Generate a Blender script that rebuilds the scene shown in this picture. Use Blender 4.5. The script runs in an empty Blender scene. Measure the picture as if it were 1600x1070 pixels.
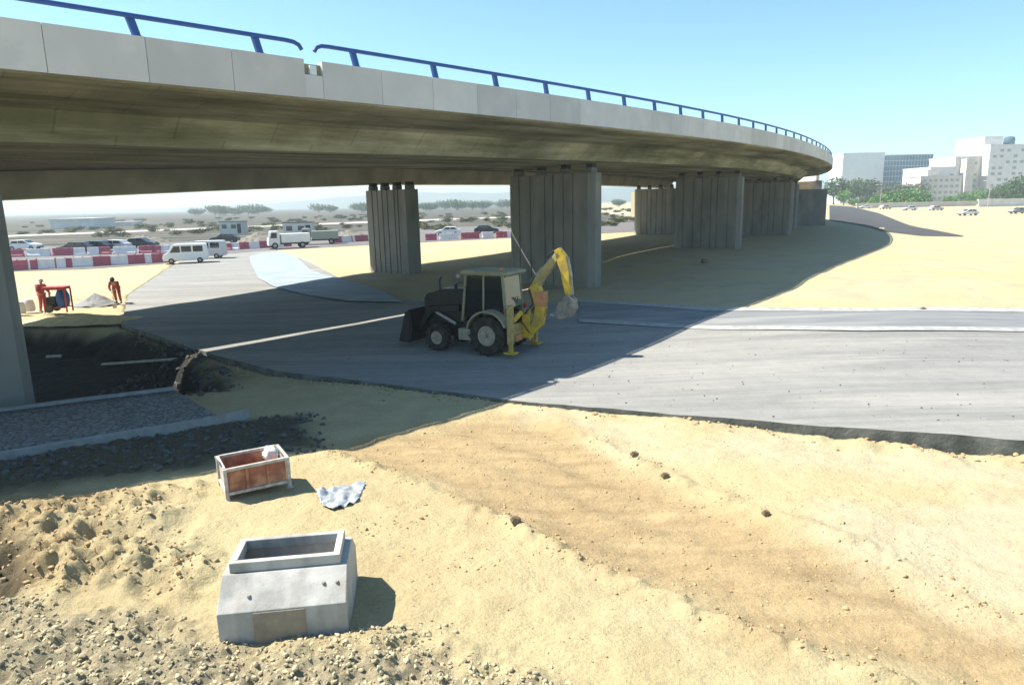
import bpy, bmesh, math, random
import numpy as np
from mathutils import Vector, Matrix
random.seed(7); rng=np.random.default_rng(7)
S=bpy.context.scene; COL=S.collection; PI=math.pi
# ---------------------------------------------------------------- camera model
F=1080.; HC=5.2; PT=math.atan(218/F); RL=math.radians(1.25)
def ray(px,py):
    u=(px-800)/F; v=(535-py)/F
    uu=u*math.cos(RL)+v*math.sin(RL); vv=-u*math.sin(RL)+v*math.cos(RL)
    return np.array([uu, math.cos(PT)+vv*math.sin(PT), -math.sin(PT)+vv*math.cos(PT)])
def atz(px,py,z):
    d=ray(px,py); s=(z-HC)/d[2]; return np.array([d[0]*s,d[1]*s,z])
def atY(px,py,Y):
    d=ray(px,py); s=Y/d[1]; return np.array([d[0]*s,Y,HC+d[2]*s])
cam=bpy.data.cameras.new('camera'); co=bpy.data.objects.new('camera',cam); COL.objects.link(co)
cr,sr,cp,sp=math.cos(RL),math.sin(RL),math.cos(PT),math.sin(PT)
co.matrix_world=Matrix(((cr,sr,0,0),(-sr*sp,cr*sp,-cp,0),(-sr*cp,cr*cp,sp,HC),(0,0,0,1)))
cam.sensor_width=36; cam.lens=F/1600*36; cam.clip_end=20000; cam.clip_start=.1; S.camera=co
# ---------------------------------------------------------------- noise + terrain
def _h(ix,iy,seed):
    n=(ix.astype(np.int64)*374761393+iy.astype(np.int64)*668265263+seed*2147483647)&0x7fffffff
    n=((n^(n>>13))*1274126177)&0x7fffffff
    return ((n^(n>>16))&0xffff)/65535.
def vnoise(x,y,seed=0):
    x=np.asarray(x,float);y=np.asarray(y,float)
    ix=np.floor(x);iy=np.floor(y);fx=x-ix;fy=y-iy
    fx=fx*fx*(3-2*fx);fy=fy*fy*(3-2*fy)
    a=_h(ix,iy,seed);b=_h(ix+1,iy,seed);c=_h(ix,iy+1,seed);d=_h(ix+1,iy+1,seed)
    return (a*(1-fx)+b*fx)*(1-fy)+(c*(1-fx)+d*fx)*fy
def fbm(x,y,o=4,seed=0):
    s=0;a=.5
    for k in range(o):
        s=s+a*(vnoise(x,y,seed+k*17)-.5);
        # rotate between octaves
        x,y=(.8*x-.6*y)*2.03,(.6*x+.8*y)*2.03; a*=.5
    return s*2
def sstep(a,b,x):
    t=np.clip((x-a)/(b-a),0,1); return t*t*(3-2*t)
def pdist(X,Y,poly,closed=False):
    d=np.full(np.shape(X),1e9); n=len(poly)
    for i in range(n if closed else n-1):
        a=poly[i];b=poly[(i+1)%n]; ex,ey=b[0]-a[0],b[1]-a[1]; L=ex*ex+ey*ey+1e-12
        t=np.clip(((X-a[0])*ex+(Y-a[1])*ey)/L,0,1)
        d=np.minimum(d,np.hypot(X-a[0]-t*ex,Y-a[1]-t*ey))
    return d
def inpoly(X,Y,poly):
    c=np.zeros(np.shape(X),bool); n=len(poly)
    for i in range(n):
        x1,y1=poly[i][:2];x2,y2=poly[(i+1)%n][:2]
        if y1==y2: continue
        c^=((y1>Y)!=(y2>Y))&(X<(x2-x1)*(Y-y1)/(y2-y1)+x1)
    return c
def sdf(X,Y,poly):            # negative inside
    d=pdist(X,Y,poly,True); return np.where(inpoly(X,Y,poly),-d,d)
CT=np.array([(-9.7,11.5,.6),(-7,13,.3),(-3.9,14.7,0),(-1.9,16,-.2),(.5,17.3,-.4),(3.6,22,-.12),(9.5,31,.35),(19.5,46.5,.8),
 (47,88,.5),(5.3,40.7,.05),(21,63,.7),(37,91,.0),(-7,56,.2),(25,103,.3),(0,5,0),(8,8,0),(15,15,-.2),(-3,7,.1),(-5,24,0),(-16,34,0),
 (-24,36,0),(-20,12,.5),(-40,60,0),(0,140,0),(80,140,0),(60,60,.3),(40,30,.3),(-80,120,0),(26,20,0),(-14,16.5,-.2),(-8,19.5,-.2)])
def base(X,Y):
    X=np.asarray(X,float);Y=np.asarray(Y,float)
    r=np.hypot(X,Y); w=np.full(X.shape,1e-9); s=np.zeros(X.shape)
    for cx,cy,cz in CT:
        sg=.13*math.hypot(cx,cy)+1.2
        g=np.exp(-((X-cx)**2+(Y-cy)**2)/(2*sg*sg)); w=w+g; s=s+g*cz
    return s/(w+1e-4)
def atb(px,py,dz=0):          # pixel -> base terrain
    d=ray(px,py); lo=None
    s=np.geomspace(4,1500,3000); z=HC+d[2]*s-base(d[0]*s,d[1]*s)-dz
    i=int(np.argmax(z<0)); 
    if z[i]>=0: i=2999
    t=z[i-1]/(z[i-1]-z[i]); q=s[i-1]+t*(s[i]-s[i-1])
    return np.array([d[0]*q,d[1]*q,HC+d[2]*q])
# road, as pairs (near edge, far edge)
RP=[((1600,690),(1600,487)),((1300,667),(1350,486)),((1050,648),(1110,485)),((830,630),(960,478)),((640,606),(830,474)),((430,580),(700,473)),
    ((300,545),(612,468)),((190,507),(540,440)),((200,462),(470,404)),((270,415),(430,391)),((322,393),(392,384))]
RN=[atb(*a)[:2] for a,b in RP]; RF=[atb(*b)[:2] for a,b in RP]
RN=[RN[0]+np.array([60.,1.5]),RN[0]+np.array([14.,.2])]+RN; RF=[RF[0]+np.array([60.,0.]),RF[0]+np.array([10.,0.])]+RF
RPOLY=[tuple(p) for p in RN]+[tuple(p) for p in RF[::-1]]
NEARLINE=[tuple(p) for p in RN[:11]]
PIT=[(-30,34),(-24,32.5),(-18.3,31.2),(-13,27.2),(-10.3,23.4),(-8.8,20.6),(-13.5,19.0),(-22,17.6),(-34,20)]
MOUND=[tuple(atb(*p)[:2]) for p in ((20,775),(150,765),(280,770),(300,830),(280,920),(180,950),(60,930),(-60,900),(-200,840),(-60,780))]
HOLE=[tuple(atb(*p)[:2]) for p in ((-200,810),(0,815),(28,850),(45,900),(10,925),(-200,910))]
RUB=[tuple(atb(*p)[:2]) for p in ((-300,925),(0,925),(120,945),(240,965),(330,1000),(480,1005),(600,1010),(720,1035),(880,1060),(880,1300),(-300,1300))]
TRK=[tuple(atb(*p)[:2]) for p in ((470,690),(560,672),(760,650),(850,640),(1000,735),(1180,800),(1360,865),(1600,955),(1800,1030),(1800,1230),(1450,1080),(1200,1000),(1000,915),(900,875),(790,815),(690,770),(600,735),(520,705))]
PAVE=[tuple(atb(*p)[:2]) for p in ((-200,668),(0,648),(270,614),(345,640),(340,657),(150,688),(0,713),(-200,742))]
GRUB=[tuple(atb(*p)[:2]) for p in ((-300,735),(0,712),(345,655),(480,640),(500,690),(440,700),(250,735),(0,765),(-300,790))]
TRKL=[tuple(atb(*p)[:2]) for p in ((520,705),(600,735),(690,772),(790,816),(900,875),(1000,915),(1200,1000),(1450,1080))]
TRK2=[tuple(atb(*p)[:2]) for p in ((850,640),(960,700),(1060,750),(1200,805),(1360,850),(1500,925),(1650,985))]
def ground(X,Y):
    X=np.asarray(X,float);Y=np.asarray(Y,float)
    z=base(X,Y)
    dn=pdist(X,Y,NEARLINE); ins=inpoly(X,Y,RPOLY); dr=pdist(X,Y,RPOLY,True)
    near=(~ins)&(dn<dr+1e-6)
    D=.03+.27*sstep(4.3,8.,X)*(1+.7*fbm(X*1.1,Y*1.1,4,77)*sstep(1.6,.2,dn))+.12*sstep(-2,-7,X)
    z=z-np.where(near,D*(1-.9*sstep(2,11,dn)),0)
    df=pdist(X,Y,[tuple(p) for p in RF]); z=z-np.where(ins,.45*sstep(0,.4,df)+.06,0)-np.where((~ins)&(~near),0.0,0)
    sp_=sdf(X,Y,PIT)+fbm(X*.6,Y*.6,3,3)*.8; z=z-1.0*sstep(.3,-1.5,sp_)*np.where(ins,0,sstep(.05,1.5,dr))
    r=np.hypot(X,Y); nz=1-sstep(35,70,r); off=np.where(ins,0,1)
    z=z+fbm(X*.35,Y*.35,4,5)*.10*off*nz+fbm(X*2.2,Y*2.2,3,9)*.03*off*nz
    m=sstep(.6,-.8,sdf(X,Y,MOUND)+fbm(X*1.1,Y*1.1,3,23)*1.2); z=z+m*(.30+.26*fbm(X*.9,Y*.9,3,21)-.55*np.abs(fbm(X*1.7,Y*1.7,6,33))+.14*fbm(X*5.0,Y*5.0,5,37))
    z=z-.45*sstep(.35,-.4,sdf(X,Y,HOLE))
    m=sstep(.6,-.5,sdf(X,Y,RUB)+fbm(X,Y,2,4)*.6); z=z+m*(.16-.28*np.abs(fbm(X*1.6,Y*1.6,6,41))+.09*fbm(X*9,Y*9,4,47))
    m=sstep(.3,-.4,sdf(X,Y,GRUB)); z=z+m*(.14*np.abs(fbm(X*3,Y*3,4,51))+.05*fbm(X*10,Y*10,2,57))
    m=sstep(.3,-.8,sdf(X,Y,TRK)); z=z-.10*m
    d=pdist(X,Y,TRKL); z=z+.13*np.exp(-(d/.20)**2)*(.3+1.7*np.abs(fbm(X*2.4,Y*2.4,3,61)))
    d=pdist(X,Y,TRK2); z=z+.09*np.exp(-(d/.25)**2)*(.3+1.6*np.abs(fbm(X*2.1,Y*2.1,3,67)))
    # grooves inside the tracked swath
    q=pdist(X,Y,TRKL); z=z+m*.026*np.sin(q*5.2+fbm(X*.5,Y*.5,2,71)*3)
    z=z+np.where(r<20,1,0)*fbm(X*7,Y*7,3,81)*.022*off
    return z
def gz(x,y): return float(ground(np.array([x]),np.array([y]))[0])
def atg(px,py):
    d=ray(px,py); s=np.geomspace(4,1500,4000); z=HC+d[2]*s-ground(d[0]*s,d[1]*s); i=int(np.argmax(z<0))
    t=z[i-1]/(z[i-1]-z[i]); q=s[i-1]+t*(s[i]-s[i-1]); return np.array([d[0]*q,d[1]*q,HC+d[2]*q])
# ---------------------------------------------------------------- materials
def mat(name,c1,c2=None,scale=2.,rough=.85,bump=.0,bscale=None,metal=0.,detail=6,stretch=(1,1,1),c3=None,s3=.3,spec=None,coord='Object',contrast=(.35,.65)):
    m=bpy.data.materials.new(name); m.use_nodes=True; nt=m.node_tree; N=nt.nodes; L=nt.links
    b=N['Principled BSDF']; b.inputs['Roughness'].default_value=rough; b.inputs['Metallic'].default_value=metal
    if spec is not None: b.inputs['Specular IOR Level'].default_value=spec
    b.inputs['Base Color'].default_value=(*c1,1)
    if c2 is None: c2=tuple(min(1,v*.82) for v in c1)
    tc=N.new('ShaderNodeTexCoord'); mp=N.new('ShaderNodeMapping'); mp.inputs['Scale'].default_value=stretch; L.new(tc.outputs[coord],mp.inputs[0])
    n=N.new('ShaderNodeTexNoise'); n.inputs['Scale'].default_value=scale; n.inputs['Detail'].default_value=detail; L.new(mp.outputs[0],n.inputs[0])
    r=N.new('ShaderNodeValToRGB'); r.color_ramp.elements[0].position=contrast[0]; r.color_ramp.elements[1].position=contrast[1]
    r.color_ramp.elements[0].color=(*c2,1); r.color_ramp.elements[1].color=(*c1,1); L.new(n.outputs[0],r.inputs[0])
    out=r.outputs[0]
    if c3 is not None:
        n3=N.new('ShaderNodeTexNoise'); n3.inputs['Scale'].default_value=s3; n3.inputs['Detail'].default_value=5; L.new(mp.outputs[0],n3.inputs[0])
        r3=N.new('ShaderNodeValToRGB'); r3.color_ramp.elements[0].position=.48; r3.color_ramp.elements[1].position=.62; L.new(n3.outputs[0],r3.inputs[0])
        mx=N.new('ShaderNodeMix'); mx.data_type='RGBA'; L.new(r3.outputs[0],mx.inputs[0]); L.new(out,mx.inputs[6]); mx.inputs[7].default_value=(*c3,1); out=mx.outputs[2]
    L.new(out,b.inputs['Base Color'])
    if bump:
        nb=N.new('ShaderNodeTexNoise'); nb.inputs['Scale'].default_value=bscale or scale*6; nb.inputs['Detail'].default_value=6; L.new(mp.outputs[0],nb.inputs[0])
        bp=N.new('ShaderNodeBump'); bp.inputs['Strength'].default_value=bump; bp.inputs['Distance'].default_value=.03; L.new(nb.outputs[0],bp.inputs['Height']); L.new(bp.outputs[0],b.inputs['Normal'])
    return m
def glassy(name,c,rough=.08):
    m=mat(name,c,rough=rough,scale=.7); m.node_tree.nodes['Principled BSDF'].inputs['Specular IOR Level'].default_value=.8; return m
# ---------------------------------------------------------------- mesh builder
class MB:
    def __init__(s): s.v=[];s.f=[]
    def add(s,V,Fc):
        o=len(s.v); s.v+= [tuple(map(float,p)) for p in V]; s.f+=[tuple(o+i for i in f) for f in Fc]; return s
    def box(s,c,d,rz=0,ry=0,rx=0,taper=(1,1)):
        M=Matrix.Rotation(rz,3,'Z')@Matrix.Rotation(ry,3,'Y')@Matrix.Rotation(rx,3,'X'); V=[]
        for sz in (-1,1):
            t=taper if sz>0 else (1,1)
            for sx,sy in ((-1,-1),(1,-1),(1,1),(-1,1)):
                V.append(Vector(c)+M@Vector((sx*d[0]/2*t[0],sy*d[1]/2*t[1],sz*d[2]/2)))
        return s.add(V,[(3,2,1,0),(4,5,6,7),(0,1,5,4),(1,2,6,5),(2,3,7,6),(3,0,4,7)])
    def beam(s,p0,p1,w,h,up=(0,0,1),w2=None,h2=None):
        p0=Vector(p0);p1=Vector(p1);d=(p1-p0).normalized(); x=d.cross(Vector(up))
        if x.length<1e-3: x=d.cross(Vector((1,0,0)))
        x.normalize(); y=x.cross(d); V=[]
        for p,a,b in ((p0,w,h),(p1,w2 or w,h2 or h)):
            for i,j in ((-1,-1),(1,-1),(1,1),(-1,1)): V.append(p+x*i*a/2+y*j*b/2)
        return s.add(V,[(3,2,1,0),(4,5,6,7),(0,1,5,4),(1,2,6,5),(2,3,7,6),(3,0,4,7)])
    def tube(s,pts,r,n=10,caps=True):
        pts=[Vector(p) for p in pts]; m=len(pts); rs=r if isinstance(r,(list,tuple)) else [r]*m
        V=[];Fc=[]; px=None
        for i,p in enumerate(pts):
            d=(pts[min(i+1,m-1)]-pts[max(i-1,0)]).normalized()
            if px is None:
                px=d.cross(Vector((0,0,1))); 
                if px.length<.05: px=d.cross(Vector((1,0,0)))
            x=(px-d*px.dot(d)).normalized(); px=x; y=d.cross(x)
            for k in range(n):
                a=2*PI*k/n; V.append(p+x*math.cos(a)*rs[i]+y*math.sin(a)*rs[i])
        for i in range(m-1):
            for k in range(n): Fc.append((i*n+k,i*n+(k+1)%n,(i+1)*n+(k+1)%n,(i+1)*n+k))
        if caps: Fc.append(tuple(range(n))[::-1]); Fc.append(tuple((m-1)*n+k for k in range(n)))
        return s.add(V,Fc)
    def prism(s,poly,y0,y1,axis='y'):   # poly in (a,b); extruded along axis
        n=len(poly); V=[]
        for t in (y0,y1):
            for a,b in poly: V.append({'y':(a,t,b),'x':(t,a,b),'z':(a,b,t)}[axis])
        Fc=[tuple(range(n))[::-1],tuple(range(n,2*n))]+[(i,(i+1)%n,n+(i+1)%n,n+i) for i in range(n)]
        return s.add(V,Fc)
    def loft(s,rings,closed=True,caps=True):
        n=len(rings[0]);V=[p for r in rings for p in r];Fc=[]
        for i in range(len(rings)-1):
            for k in range(n if closed else n-1): Fc.append((i*n+k,i*n+(k+1)%n,(i+1)*n+(k+1)%n,(i+1)*n+k))
        if caps and closed: Fc.append(tuple(range(n))[::-1]);Fc.append(tuple((len(rings)-1)*n+k for k in range(n)))
        return s.add(V,Fc)
    def lathe(s,prof,c=(0,0,0),axis='y',n=20,caps=True):   # prof: (r, t)
        V=[];Fc=[];m=len(prof)
        for r,t in prof:
            for k in range(n):
                a=2*PI*k/n; x,y=r*math.cos(a),r*math.sin(a)
                V.append({'y':(c[0]+x,c[1]+t,c[2]+y),'z':(c[0]+x,c[1]+y,c[2]+t),'x':(c[0]+t,c[1]+x,c[2]+y)}[axis])
        for i in range(m-1):
            for k in range(n): Fc.append((i*n+k,i*n+(k+1)%n,(i+1)*n+(k+1)%n,(i+1)*n+k))
        if caps: Fc.append(tuple(range(n))[::-1]);Fc.append(tuple((m-1)*n+k for k in range(n)))
        return s.add(V,Fc)
    def build(s,name,m,parent=None,smooth=False,bevel=0,world=False,loc=None):
        off=Vector((0,0,0))
        if world and parent is not None: off=parent.location
        if loc is not None: off=Vector(loc)
        me=bpy.data.meshes.new(name); me.from_pydata([tuple(Vector(p)-off) for p in s.v],[],s.f); me.update()
        bm=bmesh.new(); bm.from_mesh(me); bmesh.ops.recalc_face_normals(bm,faces=bm.faces); bm.to_mesh(me); bm.free()
        o=bpy.data.objects.new(name,me); COL.objects.link(o); me.materials.append(m)
        if smooth:
            me.polygons.foreach_set('use_smooth',[True]*len(me.polygons))
            try: me.set_sharp_from_angle(angle=math.radians(40))
            except Exception: pass
        if bevel:
            b=o.modifiers.new('bevel','BEVEL'); b.width=bevel; b.segments=2; b.limit_method='ANGLE'; b.angle_limit=math.radians(40)
        if loc is not None: o.location=loc
        if parent is not None: o.parent=parent
        return o
def tag(o,label=None,cat=None,group=None,kind=None):
    if label: o['label']=label
    if cat: o['category']=cat
    if group: o['group']=group
    if kind: o['kind']=kind
    return o
def thing(name,label,cat,loc=(0,0,0),rz=0,group=None):
    o=bpy.data.objects.new(name,None); COL.objects.link(o); o.empty_display_size=.3
    o.location=tuple(float(v) for v in loc); o.rotation_euler=(0,0,rz); return tag(o,label,cat,group)
def dup(o,loc=None,rz=None,label=None,group=None,parent=None,mats=None):
    c=o.copy(); COL.objects.link(c)
    if parent is not None: c.parent=parent
    if loc is not None: c.location=tuple(float(v) for v in loc)
    if rz is not None: c.rotation_euler=(0,0,rz)
    if label: c['label']=label
    if group: c['group']=group
    for ch in o.children: dup(ch,parent=c)
    return c
def npmesh(name,V,Fc,m,smooth=True):
    me=bpy.data.meshes.new(name); k=Fc.shape[1]
    me.vertices.add(len(V)); me.vertices.foreach_set('co',np.asarray(V,np.float32).ravel())
    me.loops.add(Fc.size); me.loops.foreach_set('vertex_index',Fc.astype(np.int32).ravel())
    me.polygons.add(len(Fc)); me.polygons.foreach_set('loop_start',np.arange(0,Fc.size,k,dtype=np.int32))
    me.update(calc_edges=True); me.validate()
    me.polygons.foreach_set('use_smooth',[smooth]*len(me.polygons))
    o=bpy.data.objects.new(name,me); COL.objects.link(o); me.materials.append(m); return o
# ---------------------------------------------------------------- world + sun
AZ=math.radians(-10); LS=.75; EL=math.atan(1/LS)
ldir=Vector((math.cos(AZ)*math.cos(EL),math.sin(AZ)*math.cos(EL),-math.sin(EL)))
sl=bpy.data.lights.new('sun','SUN'); sl.energy=5.0; sl.angle=math.radians(.5); sl.color=(1,.94,.82)
so=bpy.data.objects.new('sun',sl); COL.objects.link(so); so.rotation_euler=ldir.to_track_quat('-Z','Y').to_euler(); so.location=(-60,10,80)
W=bpy.data.worlds.new("World"); S.world=W; W.use_nodes=True; nt=W.node_tree; bg=nt.nodes['Background']
sky=nt.nodes.new('ShaderNodeTexSky'); sky.sky_type='NISHITA'; sky.sun_disc=False; sky.sun_elevation=EL
sky.sun_rotation=math.atan2(-ldir.x,-ldir.y)%(2*PI); sky.air_density=1.0; sky.dust_density=.1; sky.ozone_density=3.0
gm=nt.nodes.new('ShaderNodeHueSaturation'); gm.inputs['Saturation'].default_value=1.0; gm.inputs['Hue'].default_value=.5
nt.links.new(sky.outputs[0],gm.inputs['Color']); tn=nt.nodes.new('ShaderNodeMix'); tn.data_type='RGBA'; tn.blend_type='MULTIPLY'; tn.inputs[0].default_value=1; tn.inputs[7].default_value=(.84,1.07,1.03,1); nt.links.new(gm.outputs[0],tn.inputs[6]); nt.links.new(tn.outputs[2],bg.inputs[0]); bg.inputs[1].default_value=.086
S.view_settings.view_transform='Standard'; S.view_settings.look='None'; S.view_settings.exposure=1.24; S.view_settings.gamma=1
S.cycles.use_adaptive_sampling=True; S.cycles.max_bounces=8; S.cycles.diffuse_bounces=2
# ---------------------------------------------------------------- ground sheet
rows=np.concatenate([np.linspace(-60,3.5,24)[:-1],np.geomspace(3.5,60,560)[:-1],np.geomspace(60,6000,90)])
t=np.linspace(-1,1,681)
wid=np.maximum(14.,rows*1.15+6)
X=wid[:,None]*t[None,:]; Y=np.repeat(rows[:,None],len(t),1)
Z=ground(X,Y); 
V=np.stack([X,Y,Z],-1).reshape(-1,3); nr,nc=X.shape
I=np.arange(nr*nc).reshape(nr,nc); FG=np.stack([I[:-1,:-1],I[:-1,1:],I[1:,1:],I[1:,:-1]],-1).reshape(-1,4)
def ground_mat():
    m=bpy.data.materials.new('sandy_ground'); m.use_nodes=True; nt=m.node_tree;N=nt.nodes;L=nt.links;b=N['Principled BSDF']
    b.inputs['Roughness'].default_value=.95; b.inputs['Specular IOR Level'].default_value=.15
    geo=N.new('ShaderNodeNewGeometry')
    def noise(sc,det=6,rough=.55,st=None):
        n=N.new('ShaderNodeTexNoise'); n.inputs['Scale'].default_value=sc; n.inputs['Detail'].default_value=det; n.inputs['Roughness'].default_value=rough
        if st:
            mp=N.new('ShaderNodeMapping'); mp.inputs['Scale'].default_value=st[0]; mp.inputs['Rotation'].default_value=(0,0,st[1]); L.new(geo.outputs['Position'],mp.inputs[0]); L.new(mp.outputs[0],n.inputs[0])
        else: L.new(geo.outputs['Position'],n.inputs[0])
        return n.outputs[0]
    def ramp(a,p0,p1,c0=(0,0,0),c1=(1,1,1)):
        r=N.new('ShaderNodeValToRGB'); r.color_ramp.elements[0].position=p0; r.color_ramp.elements[1].position=p1
        r.color_ramp.elements[0].color=(*c0,1); r.color_ramp.elements[1].color=(*c1,1); L.new(a,r.inputs[0]); return r.outputs[0]
    def mix(f,a,bb,mode='MIX'):
        x=N.new('ShaderNodeMix'); x.data_type='RGBA'; x.blend_type=mode
        for s_,v in ((0,f),(6,a),(7,bb)):
            if isinstance(v,(int,float)): x.inputs[s_].default_value=v
            elif isinstance(v,tuple): x.inputs[s_].default_value=(*v,1)
            else: L.new(v,x.inputs[s_])
        return x.outputs[2]
    def att(n):
        a=N.new('ShaderNodeAttribute'); a.attribute_name=n; s_=N.new('ShaderNodeSeparateColor'); L.new(a.outputs['Color'],s_.inputs[0]); return s_.outputs
    z1=att('zone_a'); z2=att('zone_b')
    sand=ramp(noise(1.1,8,.6),.3,.7,(.39,.32,.185),(.50,.43,.265))
    sand=mix(z2[2],sand,ramp(noise(1.3,8,.65),.3,.7,(.30,.205,.10),(.43,.32,.165)))
    a3=att('zone_c'); sand=mix(a3[0],sand,ramp(noise(.5,8,.65),.3,.7,(.40,.34,.23),(.49,.43,.31)))
    sand=mix(ramp(noise(.25,5),.42,.62),sand,(.47,.40,.235))
    trk=ramp(noise(1.3,8,.65,((.35,2.2,1),math.radians(38))),.3,.7,(.29,.205,.11),(.44,.335,.19))
    c=mix(z1[0],sand,trk)
    chalk=ramp(noise(2.,6),.3,.7,(.44,.39,.28),(.53,.49,.38))
    c=mix(z1[1],c,chalk)
    rub=ramp(noise(5.,8,.7),.3,.7,(.20,.17,.11),(.42,.36,.24))
    c=mix(z1[2],c,rub)
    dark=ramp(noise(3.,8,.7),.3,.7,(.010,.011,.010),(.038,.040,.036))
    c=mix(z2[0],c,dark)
    field=ramp(noise(.05,8,.65,((.5,3.5,1),0.)),.40,.60,(.04,.052,.04),(.155,.135,.115))
    c=mix(z2[1],c,field)
    fine=ramp(noise(22.,8,.85),.3,.7,(.60,.59,.57),(1.15,1.15,1.15)); c=mix(.8,c,fine,'MULTIPLY')
    sp_=ramp(noise(70.,2,.6),.60,.66); fd=mix(sp_,(1,1,1),(.62,.58,.5)); c=mix(.7,c,fd,'MULTIPLY')
    L.new(c,b.inputs['Base Color'])
    bp=N.new('ShaderNodeBump'); bp.inputs['Strength'].default_value=.8; bp.inputs['Distance'].default_value=.06
    L.new(noise(14.,8,.7),bp.inputs['Height']); L.new(bp.outputs[0],b.inputs['Normal'])
    return m
gnd=npmesh('ground',V,FG,ground_mat()); tag(gnd,kind='structure')
def attr(o,name,R,G,B):
    a=o.data.color_attributes.new(name,'FLOAT_COLOR','POINT'); d=np.ones((len(R.ravel()),4),np.float32); d[:,0]=R.ravel();d[:,1]=G.ravel();d[:,2]=B.ravel(); a.data.foreach_set('color',d.ravel())
wob=fbm(X*.7,Y*.7,4,91)
fld=sstep(62,75,Y+wob*5)*np.where(X<40,1,0)*sstep(.0,-1.,sdf(X,Y,[(-400,72),(-20,100),(40,135),(300,500),(0,6000),(-6000,6000)]))
a_tr=sstep(.5,-.6,sdf(X,Y,TRK)+wob*.7)*.9
CH=[[tuple(atb(*p)[:2]) for p in ((830,640),(1000,660),(1600,700),(1600,735),(1200,730),(960,690))],
    [tuple(atb(*p)[:2]) for p in ((1290,770),(1700,760),(1700,960),(1600,950),(1480,890),(1300,830))]]
a_ch=np.zeros(X.shape)
for k,c in enumerate(CH): a_ch=np.maximum(a_ch,sstep(.9,-.9,sdf(X,Y,c)+fbm(X*.9,Y*.9,4,95+k)*1.6)*(.5,.55)[k])
a_ru=np.maximum(sstep(.5,-.5,sdf(X,Y,RUB)+wob),.25*sstep(.3,-.6,sdf(X,Y,MOUND)))
attr(gnd,'zone_a',a_tr,a_ch,a_ru)
a_dk=np.maximum(sstep(.8,-.6,sdf(X,Y,PIT)+wob*.8),sstep(.4,-.4,sdf(X,Y,GRUB)+wob*.5)*.8)  # pit part coloured near-black to carry its deep shade
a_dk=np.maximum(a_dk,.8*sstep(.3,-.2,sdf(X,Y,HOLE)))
attr(gnd,'zone_b',a_dk,fld,np.maximum(sstep(1.2,-.6,sdf(X,Y,MOUND)+wob),.35*sstep(2.5,-2.5,X+(Y-9)*.55+wob*3)*sstep(22,14,Y)))
attr(gnd,'zone_c',sstep(22,34,Y+wob*4)*1.,np.zeros(X.shape),np.zeros(X.shape))
# ---------------------------------------------------------------- road
def road_mat():
    m=mat('asphalt_base',(.245,.242,.232),(.205,.203,.196),scale=.9,rough=.92,bump=.35,bscale=30,stretch=(.14,1.1,1),c3=(.275,.268,.25),s3=.6,detail=10)
    nt=m.node_tree;N=nt.nodes;L=nt.links;b=N['Principled BSDF'];src=b.inputs['Base Color'].links[0].from_socket
    g=N.new('ShaderNodeNewGeometry')
    for sc,st,lo,hi,f in ((38.,(1,1,1),.72,1.2,.9),(1.0,(.22,6.,1),.76,1.16,.9),(1.6,(1,1,1),.86,1.10,.8)):
        mp=N.new('ShaderNodeMapping');mp.inputs['Scale'].default_value=st;mp.inputs['Rotation'].default_value=(0,0,.03);L.new(g.outputs['Position'],mp.inputs[0]);n=N.new('ShaderNodeTexNoise');n.inputs['Scale'].default_value=sc;n.inputs['Detail'].default_value=7;n.inputs['Roughness'].default_value=.75;L.new(mp.outputs[0],n.inputs[0])
        r=N.new('ShaderNodeMapRange');r.inputs[1].default_value=.3;r.inputs[2].default_value=.7;r.inputs[3].default_value=lo;r.inputs[4].default_value=hi;L.new(n.outputs[0],r.inputs[0])
        x=N.new('ShaderNodeMix');x.data_type='RGBA';x.blend_type='MULTIPLY';x.inputs[0].default_value=f;L.new(src,x.inputs[6]);L.new(r.outputs[0],x.inputs[7]);src=x.outputs[2]
    L.new(src,b.inputs['Base Color'])
    return m
def resample(P,n):
    P=np.array(P); d=np.r_[0,np.cumsum(np.hypot(*(P[1:]-P[:-1]).T))]; 
    u=np.linspace(0,len(P)-1,n); return np.array([np.interp(u,range(len(P)),P[:,k]) for k in (0,1)]).T
A=resample(RN,260);B=resample(RF,260)
ts=np.r_[0,np.linspace(0,1,40),1]
RX=A[:,None,0]*(1-ts)+B[:,None,0]*ts; RY=A[:,None,1]*(1-ts)+B[:,None,1]*ts
RZ=base(RX,RY)+.02+fbm(RX*.25,RY*.6,3,15)*.03; RZ[:,0]-=.9; RZ[:,-1]-=.6
jx=fbm(A[:,0]*1.2,A[:,1]*1.2,3,19)*.12; RY[:,0]+=jx-.08; RY[:,1]+=jx
I=np.arange(RX.size).reshape(RX.shape); FR=np.stack([I[:-1,:-1],I[:-1,1:],I[1:,1:],I[1:,:-1]],-1).reshape(-1,4)
road=npmesh('road',np.stack([RX,RY,RZ],-1).reshape(-1,3),FR,road_mat()); tag(road,kind='structure')
road.data.materials.append(mat('asphalt_edge_shade',(.15,.155,.14),(.06,.065,.058),scale=2,bump=.5))  # exposed near edge, coloured darker to deepen the shade on its face
mi=np.zeros(len(road.data.polygons),np.int32); mi[0::RX.shape[1]-1]=1; road.data.polygons.foreach_set('material_index',mi); road.data.polygons.foreach_set('use_smooth',(mi==0)); road.data.set_sharp_from_angle(angle=math.radians(45))
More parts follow.
